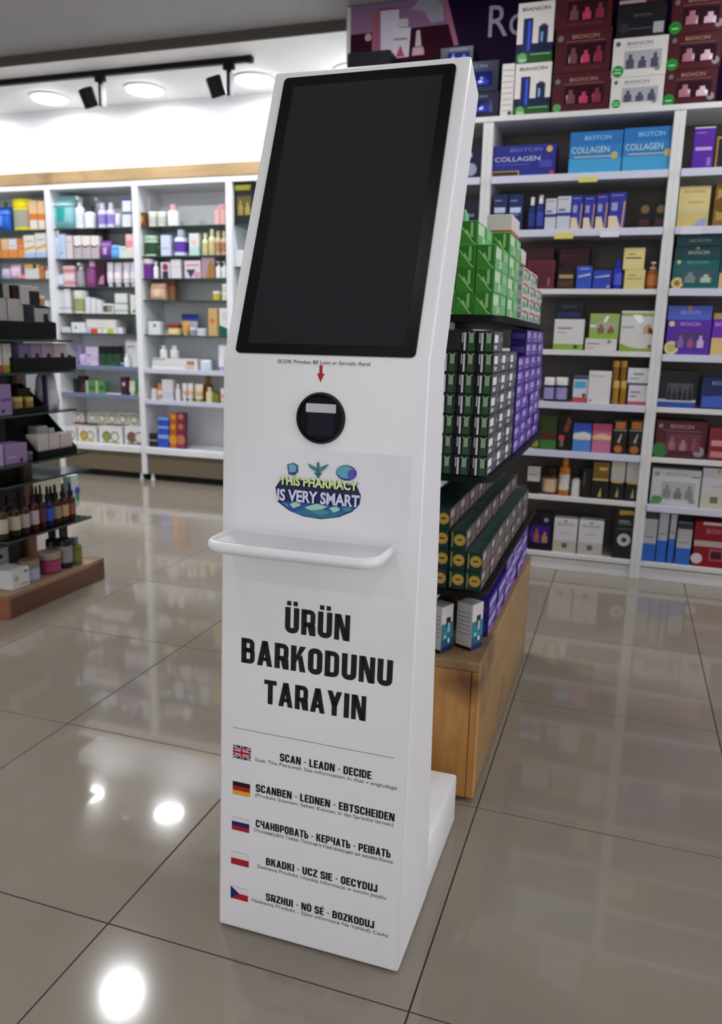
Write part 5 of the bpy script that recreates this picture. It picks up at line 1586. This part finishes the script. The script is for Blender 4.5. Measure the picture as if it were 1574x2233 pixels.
pp_.poly([(-1.505, 2.142), (.899, 2.142), (.899, 2.766), (-1.505, 2.766)], mat('1b0a2b', .6, spec=.05))
pl_ = Q(766, 76)
pp_.poly([(-1.505, 2.142), Q(1010, 170), Q(995, 100), Q(976, 50), (-1.505, pl_[1])], mat('2e0d1e', .6, spec=.05))
pp_.poly([(-1.505, pl_[1]), Q(980, 52), (Q(966, 0)[0], 2.766), (-1.505, 2.766)], mat('806080', .6, spec=.05))
pp_.poly([Q(895, 20), Q(925, -10), Q(965, 5), Q(968, 45), Q(940, 50), Q(925, 25)], mat('8f8a98', .5))
pp_.poly([Q(990, 100), Q(1000, 98), (Q(974, 0)[0], 2.766), (Q(962, 0)[0], 2.766)], mat('9a5a72', .5))
pp_.poly([Q(811, 112), Q(830, 112), Q(830, 24), Q(811, 28)], mat('8e5068', .5))
pp_.poly([Q(830, 126), Q(870, 122), Q(870, 18), Q(830, 24)], mat('bfb8c8', .5))
pp_.poly([Q(829, 24), Q(870, 20), Q(870, 17), Q(826, 21)], mat('5a2030', .5))
pp_.poly([Q(868, 60), Q(890, 58), Q(890, 40), Q(868, 42)], mat('b8b0b4', .5))
pp_.poly([Q(856, 128), Q(891, 124), Q(896, 60), Q(856, 62)], mat('c3bfc8', .5))
pp_.poly([Q(858, 84), Q(888, 82), Q(888, 87), Q(858, 89)], mat('8a7c8a', .5))
pp_.poly([Q(863, 125), Q(882, 123), Q(873, 98)], mat('a84068', .5))
pp_.poly([Q(898, 122), Q(925, 119), Q(923, 102), Q(900, 104)], mat('c09aa0', .5))
pp_.poly([Q(905, 102), Q(919, 101), Q(916, 66), Q(908, 67)], mat('b8aaac', .5))
pp_.disc(*Q(803, 82), .018, mat('b88a94', .5))
a_, b2 = Q(1064, 82), Q(1152, 6)
pp_.text('Ro', a_[0], a_[1], b2[0] - a_[0], b2[1] - a_[1] + .005, mat('a596b4', .5))
pp_.mb.build('printed_artwork', ptr)
tag(ptr, 'purple and pink cosmetics poster on the right wall behind stacked boxes', 'poster')

# ------------------------------------------------------------------ the self-service kiosk
KX0, KX1 = -.6555, -.2955
FB, FM, FT = (1.163, .004), (1.2165, 1.076), (1.43, 1.580)
M_KIOSK = noise_mat('kiosk_white', 'dededf', 'd9d9db', nscale=1.5, rough=0.38)
kio = empty('self_service_kiosk', ((KX0 + KX1) / 2, 1.40, 0))
prof = [FB, FM, FT, (1.511, 1.541), (1.331, 1.074), (1.383, .004)]
b = MB()
b.loft([[(KX0, y, z) for y, z in prof], [(KX1, y, z) for y, z in prof]], M_KIOSK)
b.build('housing', kio, bevel=.005, bseg=2, smooth=.35)
b = MB()
b.box(KX0 + .0006, 1.378, .004, KX1 - .0006, 1.652, .124, M_KIOSK)
b.build('rear_foot_block', kio, bevel=.005, bseg=2, smooth=.7)
for x in (KX0 + .04, KX1 - .04):
    for y in (1.20, 1.60):
        b = MB()
        b.lathe([(.014, 0), (.014, .0045)], mat('151515', .6), x, y, 12)
        b.build('foot', kio)


def plane(a, c):
    V = Vector((0, c[0] - a[0], c[1] - a[1])).normalized()
    N = Vector((0, -V.z, V.y))
    O = Vector((0, a[0], a[1]))
    return O, Vector((1, 0, 0)), V, N


def uv(pl, px, py):
    O, U, V, N = pl
    d = ray(px, py)
    t = N.dot(O - CAM) / N.dot(d)
    p = CAM + d * t - O
    return p.dot(U), p.dot(V)


LOW, UPP = plane(FB, FM), plane(FM, FT)


def rounded(u0, v0, u1, v1, r, n=6):
    pts = []
    for cx, cy, a0 in ((u1 - r, v0 + r, -90), (u1 - r, v1 - r, 0), (u0 + r, v1 - r, 90), (u0 + r, v0 + r, 180)):
        for k in range(n):
            a = math.radians(a0 + 90 * k / (n - 1))
            pts.append((cx + r * math.cos(a), cy + r * math.sin(a)))
    return pts


def slab(pl, pts, h0, h1, m, name, parent, smooth=.5):
    O, U, V, N = pl
    b = MB()
    b.loft([[O + U * u + V * v + N * h0 for u, v in pts], [O + U * u + V * v + N * h1 for u, v in pts]], m)
    return b.build(name, parent, smooth=smooth)


# screen
c_bl, c_tr = uv(UPP, 522, 771), uv(UPP, 993, 141)
tl, br = uv(UPP, 619, 174), uv(UPP, 909, 779.6)
u0, u1 = (c_bl[0] + tl[0]) / 2 - .002, (c_tr[0] + br[0]) / 2
v0, v1 = (c_bl[1] + br[1]) / 2, (c_tr[1] + tl[1]) / 2
bez = slab(UPP, rounded(u0, v0, u1, v1, .008), -.002, .0035, mat('08070a', .3, spec=.15), 'screen_bezel', kio)
d_bl, d_tr = uv(UPP, 548, 750), uv(UPP, 964, 166)
d_tl, d_br = uv(UPP, 637, 193), uv(UPP, 886, 755)
slab(UPP, [((d_bl[0] + d_tl[0]) / 2, d_bl[1]), ((d_br[0] + d_tr[0]) / 2, d_bl[1]), ((d_br[0] + d_tr[0]) / 2, d_tr[1]), ((d_bl[0] + d_tl[0]) / 2, d_tr[1])], .003, .0039, mat('1a191e', .5, spec=.15), 'display', bez)

# lettering under the screen
pr = Print(*UPP)
a_, e_ = uv(UPP, 605, 790), uv(UPP, 807, 793)
pr.text('SCOK Prmdun Bfl Laim ar Sercalic Aaral', a_[0], a_[1] - .001, e_[0] - a_[0], .0062, mat('3a3a3e', .5))
pr.mb.build('instruction_lettering', kio)

# arrow, scanner
pr = Print(*LOW)
c_ = uv(LOW, 699.5, 813)
k_ = .0126
pr.poly([(c_[0] - .0027, c_[1] + k_ - .0004), (c_[0] + .0027, c_[1] + k_ - .0004), (c_[0] + .0027, c_[1] - .001), (c_[0] - .0027, c_[1] - .001)][::-1], mat('a81c20', .5))
pr.poly([(c_[0] - .0066, c_[1] - .001), (c_[0], c_[1] - .0155), (c_[0] + .0066, c_[1] - .001)], mat('a81c20', .5))
pr.mb.build('red_arrow', kio)
sc = uv(LOW, 700, 912)
O, U, V, N = LOW


def ring_on(cu_, cv_, prof_, m, name, parent, n=40):
    b = MB()
    b.loft([[O + U * (cu_ + r_ * math.cos(2 * math.pi * q / n)) + V * (cv_ + r_ * math.sin(2 * math.pi * q / n)) + N * h_ for q in range(n)] for r_, h_ in prof_], m)
    return b.build(name, parent, smooth=.6)


RS = .0425
scan = ring_on(sc[0], sc[1], [(RS, -.002), (RS, .004), (RS * .97, .008), (RS * .9, .008), (RS * .84, .003)], mat('0c0c10', .4, spec=.15), 'scanner_ring', kio)
ring_on(sc[0], sc[1], [(RS * .83, .0005), (RS * .83, .0034)], mat('07070e', .4, spec=.08), 'scanner_window', scan)
lb0, lb1 = uv(LOW, 669, 898), uv(LOW, 735, 882)
slab(LOW, rounded(lb0[0], lb0[1], lb1[0], lb1[1], .0015, 4), .0033, .0046, mat('b4b4b8', .3), 'light_bar', scan)
w0, w1 = uv(LOW, 672, 948), uv(LOW, 731, 902)
slab(LOW, rounded(w0[0], w0[1], w1[0], w1[1], .002, 4), .0033, .0039, mat('080a1c', .3, spec=.1), 'lens_window', scan)

# vinyl sheet with the emblem
e0, e1 = uv(LOW, 512, 1150), uv(LOW, 898, 995)
vin = slab(LOW, [(e0[0], e0[1]), (e1[0], e0[1]), (e1[0], e1[1]), (e0[0], e1[1])], 0.0, .0005, mat('dadadc', .4), 'vinyl_sheet', kio)
pr = Print(*LOW, base=.0009)
m_navy, m_blue, m_teal, m_mint, m_lime, m_lav = mat('16264a', .45), mat('2a4c9a', .45), mat('3f8a94', .45), mat('9cc8b4', .45), mat('cfe09a', .45), mat('c9cce8', .45)


def E_(px, py):
    return uv(LOW, px, py)


pr.poly([E_(*q) for q in ((601, 1062), (606, 1094), (632, 1114), (662, 1126), (699, 1132), (738, 1128), (768, 1116), (784, 1100), (787, 1080), (778, 1060), (699, 1048), (612, 1046))][::1], m_navy)
pr.poly([E_(*q) for q in ((612, 1092), (632, 1112), (662, 1124), (699, 1130), (738, 1126), (768, 1114), (783, 1100), (740, 1104), (699, 1098), (650, 1096))], m_blue)
pr.poly([E_(*q) for q in ((640, 1117), (670, 1126), (700, 1130), (735, 1127), (750, 1118), (700, 1112), (660, 1110))], mat('2f6a86', .45))
for q in (((632, 1100), (640, 1094), (655, 1094), (656, 1102), (640, 1108)), ((664, 1106), (690, 1098), (716, 1104), (700, 1112), (676, 1112)), ((718, 1108), (735, 1102), (742, 1112), (728, 1118))):
    pr.poly([E_(*k) for k in q], m_mint)
for q in (((676, 1114), (700, 1110), (722, 1116), (700, 1124)), ((745, 1108), (760, 1104), (770, 1110), (756, 1116)), ((614, 1096), (628, 1098), (630, 1106))):
    pr.poly([E_(*k) for k in q], m_teal)
# gem, disc and winged staff above
pr.poly([E_(*k) for k in ((627, 1013), (640, 1009), (650, 1014), (651, 1028), (643, 1037), (630, 1034))], mat('2c4a7a', .45))
pr.poly([E_(*k) for k in ((630, 1014), (640, 1011), (647, 1016), (646, 1028), (632, 1030))], mat('6aa4b8', .45))
c2_ = E_(756, 1031)
pr.disc(c2_[0], c2_[1], .0178, mat('23408a', .45), rv=.0128)
pr.disc(c2_[0] - .001, c2_[1] + .001, .0155, mat('57a0a8', .45), rv=.0105)
pr.disc(c2_[0] + .009, c2_[1] - .002, .0065, mat('5a4ab0', .45), rv=.0085)
pr.poly([E_(*k) for k in ((692, 1008), (697, 1008), (697, 1042), (692, 1042))], mat('2a6a6e', .45))
pr.poly([E_(*k) for k in ((692, 1020), (684, 1016), (672, 1010), (676, 1018), (684, 1025), (692, 1030))], mat('3f7e80', .45))
pr.poly([E_(*k) for k in ((697, 1020), (705, 1016), (718, 1011), (713, 1019), (705, 1026), (697, 1031))], mat('3f7e80', .45))
pr.poly([E_(*k) for k in ((686, 1030), (703, 1031), (699, 1037), (690, 1036))], mat('225a5c', .45))
ta, tb = E_(611, 1055), E_(781, 1068)
pr.text('THIS PHARMACY', ta[0] + .0008, ta[1] - .0012, tb[0] - ta[0], .0142, mat('1c2a18', .45))
pr.text('THIS PHARMACY', ta[0], ta[1], tb[0] - ta[0], .0138, m_lime)
ta, tb = E_(606, 1089), E_(785, 1099)
pr.text('IS VERY SMART', ta[0] + .0008, ta[1] - .0014, tb[0] - ta[0], .0192, mat('1a2050', .45))
pr.text('IS VERY SMART', ta[0], ta[1], tb[0] - ta[0], .0186, m_lav)
pr.mb.build('pharmacy_emblem', vin)

# tray
b = MB()
TZ, TX0, TX1 = .782, -.640, -.338
yb_ = 1.2025
r_ = .035
outl = [(TX1, yb_), (TX0, yb_)]
for cx, cy, a0 in ((TX0 + r_, 1.098 + r_, 180), (TX1 - r_, 1.098 + r_, 270)):
    for k in range(8):
        a = math.radians(a0 + 90 * k / 7)
        outl.append((cx + r_ * math.cos(a), cy + r_ * math.sin(a)))
cxm, cym = (TX0 + TX1) / 2, yb_


def sc_(f, z):
    return [(cxm + (x - cxm) * f[0], cym + (y - cym) * f[1], z) for x, y in outl]


b.loft([sc_((.955, .87), TZ - .021), sc_((.985, .955), TZ - .0185), sc_((1, 1), TZ - .011), sc_((.997, .992), TZ - .004), sc_((.98, .94), TZ), sc_((.955, .88), TZ - .001), sc_((.945, .85), TZ - .005)], M_KIOSK)
b.build('tray', kio, smooth=.9)

# big words
m_blk = mat('141414', .5)
for s_, l0, l1, top in (('ÜRÜN', (621, 1380), (762, 1397), (617, 1324)), ('BARKODUNU', (526, 1447.5), (855, 1494), (527.7, 1393.6)), ('TARAYIN', (575.5, 1535), (797, 1571), (574.6, 1482.8))):
    pr = Print(*LOW)
    a_, e_, t_ = uv(LOW, *l0), uv(LOW, *l1), uv(LOW, *top)
    vb = (a_[1] + e_[1]) / 2
    block_text(pr, s_, a_[0], vb, e_[0], t_[1] - a_[1], m_blk, t=.205, gap=.085)
    pr.mb.build('barcode_lettering', kio)
pr = Print(*LOW)
a_, e_ = uv(LOW, 508, 1588), uv(LOW, 859.4, 1651)
vm = (a_[1] + e_[1]) / 2
pr.rect(a_[0], vm - .0005, e_[0], vm + .0005, mat('77757a', .5))
pr.mb.build('divider_line', kio)

# flags
FC = {'w': mat('d8d6da', .5), 'r': mat('a51a2a', .5), 'b': mat('1c2066', .5), 'k': mat('17150f', .5), 'y': mat('d8a020', .5)}


def flag(kind, tlp, brp):
    (ua, va), (ub, vb) = uv(LOW, *tlp), uv(LOW, *brp)
    w, h = ub - ua, va - vb
    pr = Print(*LOW)
    X = lambda u, v: (ua + u * w, vb + v * h)
    R_ = lambda u0, v0, u1, v1, m: pr.rect(*X(u0, v0), *X(u1, v1), FC[m])
    if kind == 'de':
        R_(0, .667, 1, 1, 'k'), R_(0, .333, 1, .667, 'r'), R_(0, 0, 1, .333, 'y')
    elif kind == 'ru':
        R_(0, .667, 1, 1, 'w'), R_(0, .333, 1, .667, 'b'), R_(0, 0, 1, .333, 'r')
    elif kind == 'pl':
        R_(0, .5, 1, 1, 'w'), R_(0, 0, 1, .5, 'r')
    elif kind == 'cz':
        R_(0, .5, 1, 1, 'w'), R_(0, 0, 1, .5, 'r')
        pr.poly([X(0, 0), X(.5, .5), X(0, 1)], FC['b'])
    else:
        R_(0, 0, 1, 1, 'b')
        for tk, m in ((.11, 'w'), (.045, 'r')):
            pr.poly([X(0, 0), X(tk, 0), X(1, 1 - tk * 1.3), X(1, 1), X(1 - tk, 1), X(0, tk * 1.3)], FC[m])
            pr.poly([X(1, 0), X(1, tk * 1.3), X(tk, 1), X(0, 1), X(0, 1 - tk * 1.3), X(1 - tk, 0)], FC[m])
        R_(.4, 0, .6, 1, 'w'), R_(0, .35, 1, .65, 'w'), R_(.44, 0, .56, 1, 'r'), R_(0, .41, 1, .59, 'r')
    if kind in ('ru', 'pl', 'cz'):
        g = mat('b4b2b6', .5)
        pr.rect(*X(0, .985), *X(1, 1.01), g)
    pr.mb.build('flag_print', kio)


flag('uk', (508.4, 1623), (546.6, 1659.5))
flag('de', (507.7, 1702.4), (545, 1738.4))
flag('ru', (506, 1779.6), (543.4, 1816.6))
flag('pl', (504.3, 1855), (542.4, 1892))
flag('cz', (503.3, 1930.5), (540.6, 1967))
m_sub = mat('6a6668', .5)
for hd, l0, l1, sub, s0, s1 in (
        ('SCAN - LEADN - DECIDE', (610, 1663), (809.6, 1695.5), STRINGS[13], (555.8, 1661), (866, 1721)),
        ('SCANBEN - LEDNEN - EBTSCHEIDEN', (557.5, 1730), (860, 1787), STRINGS[14], (556.5, 1738), (857.7, 1799)),
        ('СЧАНВРОВАТЬ - КЕРЧАТЬ - РЕІВАТЬ', (557.5, 1806), (851.5, 1868), STRINGS[15], (553.4, 1815), (856.6, 1879.7)),
        ('BKADKI - UCZ SIE - OECYDUJ', (579.8, 1888.7), (822.3, 1943), STRINGS[16], (560, 1895.5), (841.5, 1961)),
        ('SRZHUI - NÔ SÉ - BOZKODUJ', (579.8, 1965), (815.5, 2023), STRINGS[17], (549, 1968), (847.4, 2043.7))):
    pr = Print(*LOW)
    a_, e_ = uv(LOW, *l0), uv(LOW, *l1)
    block_text(pr, hd, a_[0], (a_[1] + e_[1]) / 2, e_[0], .0150, m_blk, t=.2, gap=.07)
    pr.mb.build('language_heading', kio)
    pr = Print(*LOW)
    b_, c3_ = uv(LOW, *s0), uv(LOW, *s1)
    pr.text(sub, b_[0], (a_[1] + e_[1]) / 2 - .0098, c3_[0] - b_[0], .0066, m_sub)
    pr.mb.build('language_small_print', kio)
tag(kio, 'white freestanding self-service kiosk with dark tilted touchscreen and barcode scanner', 'kiosk')

# ------------------------------------------------------------------ labels: number look-alikes from left to right
ORDN = ['first', 'second', 'third', 'fourth', 'fifth', 'sixth', 'seventh', 'eighth', 'ninth', 'tenth']
_by = {}
for it in REG:
    _by.setdefault((it[1], it[2]), []).append(it)
for (desc, place), its in _by.items():
    for i, (o, _, _, cat, grp) in enumerate(its):
        lab = '%s %s' % (desc, place) if place.startswith(('on ', 'in ', 'beside', 'behind', 'under', 'front', 'rear', 'left', 'right', 'standing')) else '%s, %s' % (desc, place)
        if place.startswith('left island') or place.startswith('left glass'):
            lab = '%s, %s' % (desc, place)
        if len(its) > 1:
            lab = '%s from left: %s' % (ORDN[i], lab)
        o['label'] = lab
        o['category'] = cat
        if grp:
            o['group'] = grp
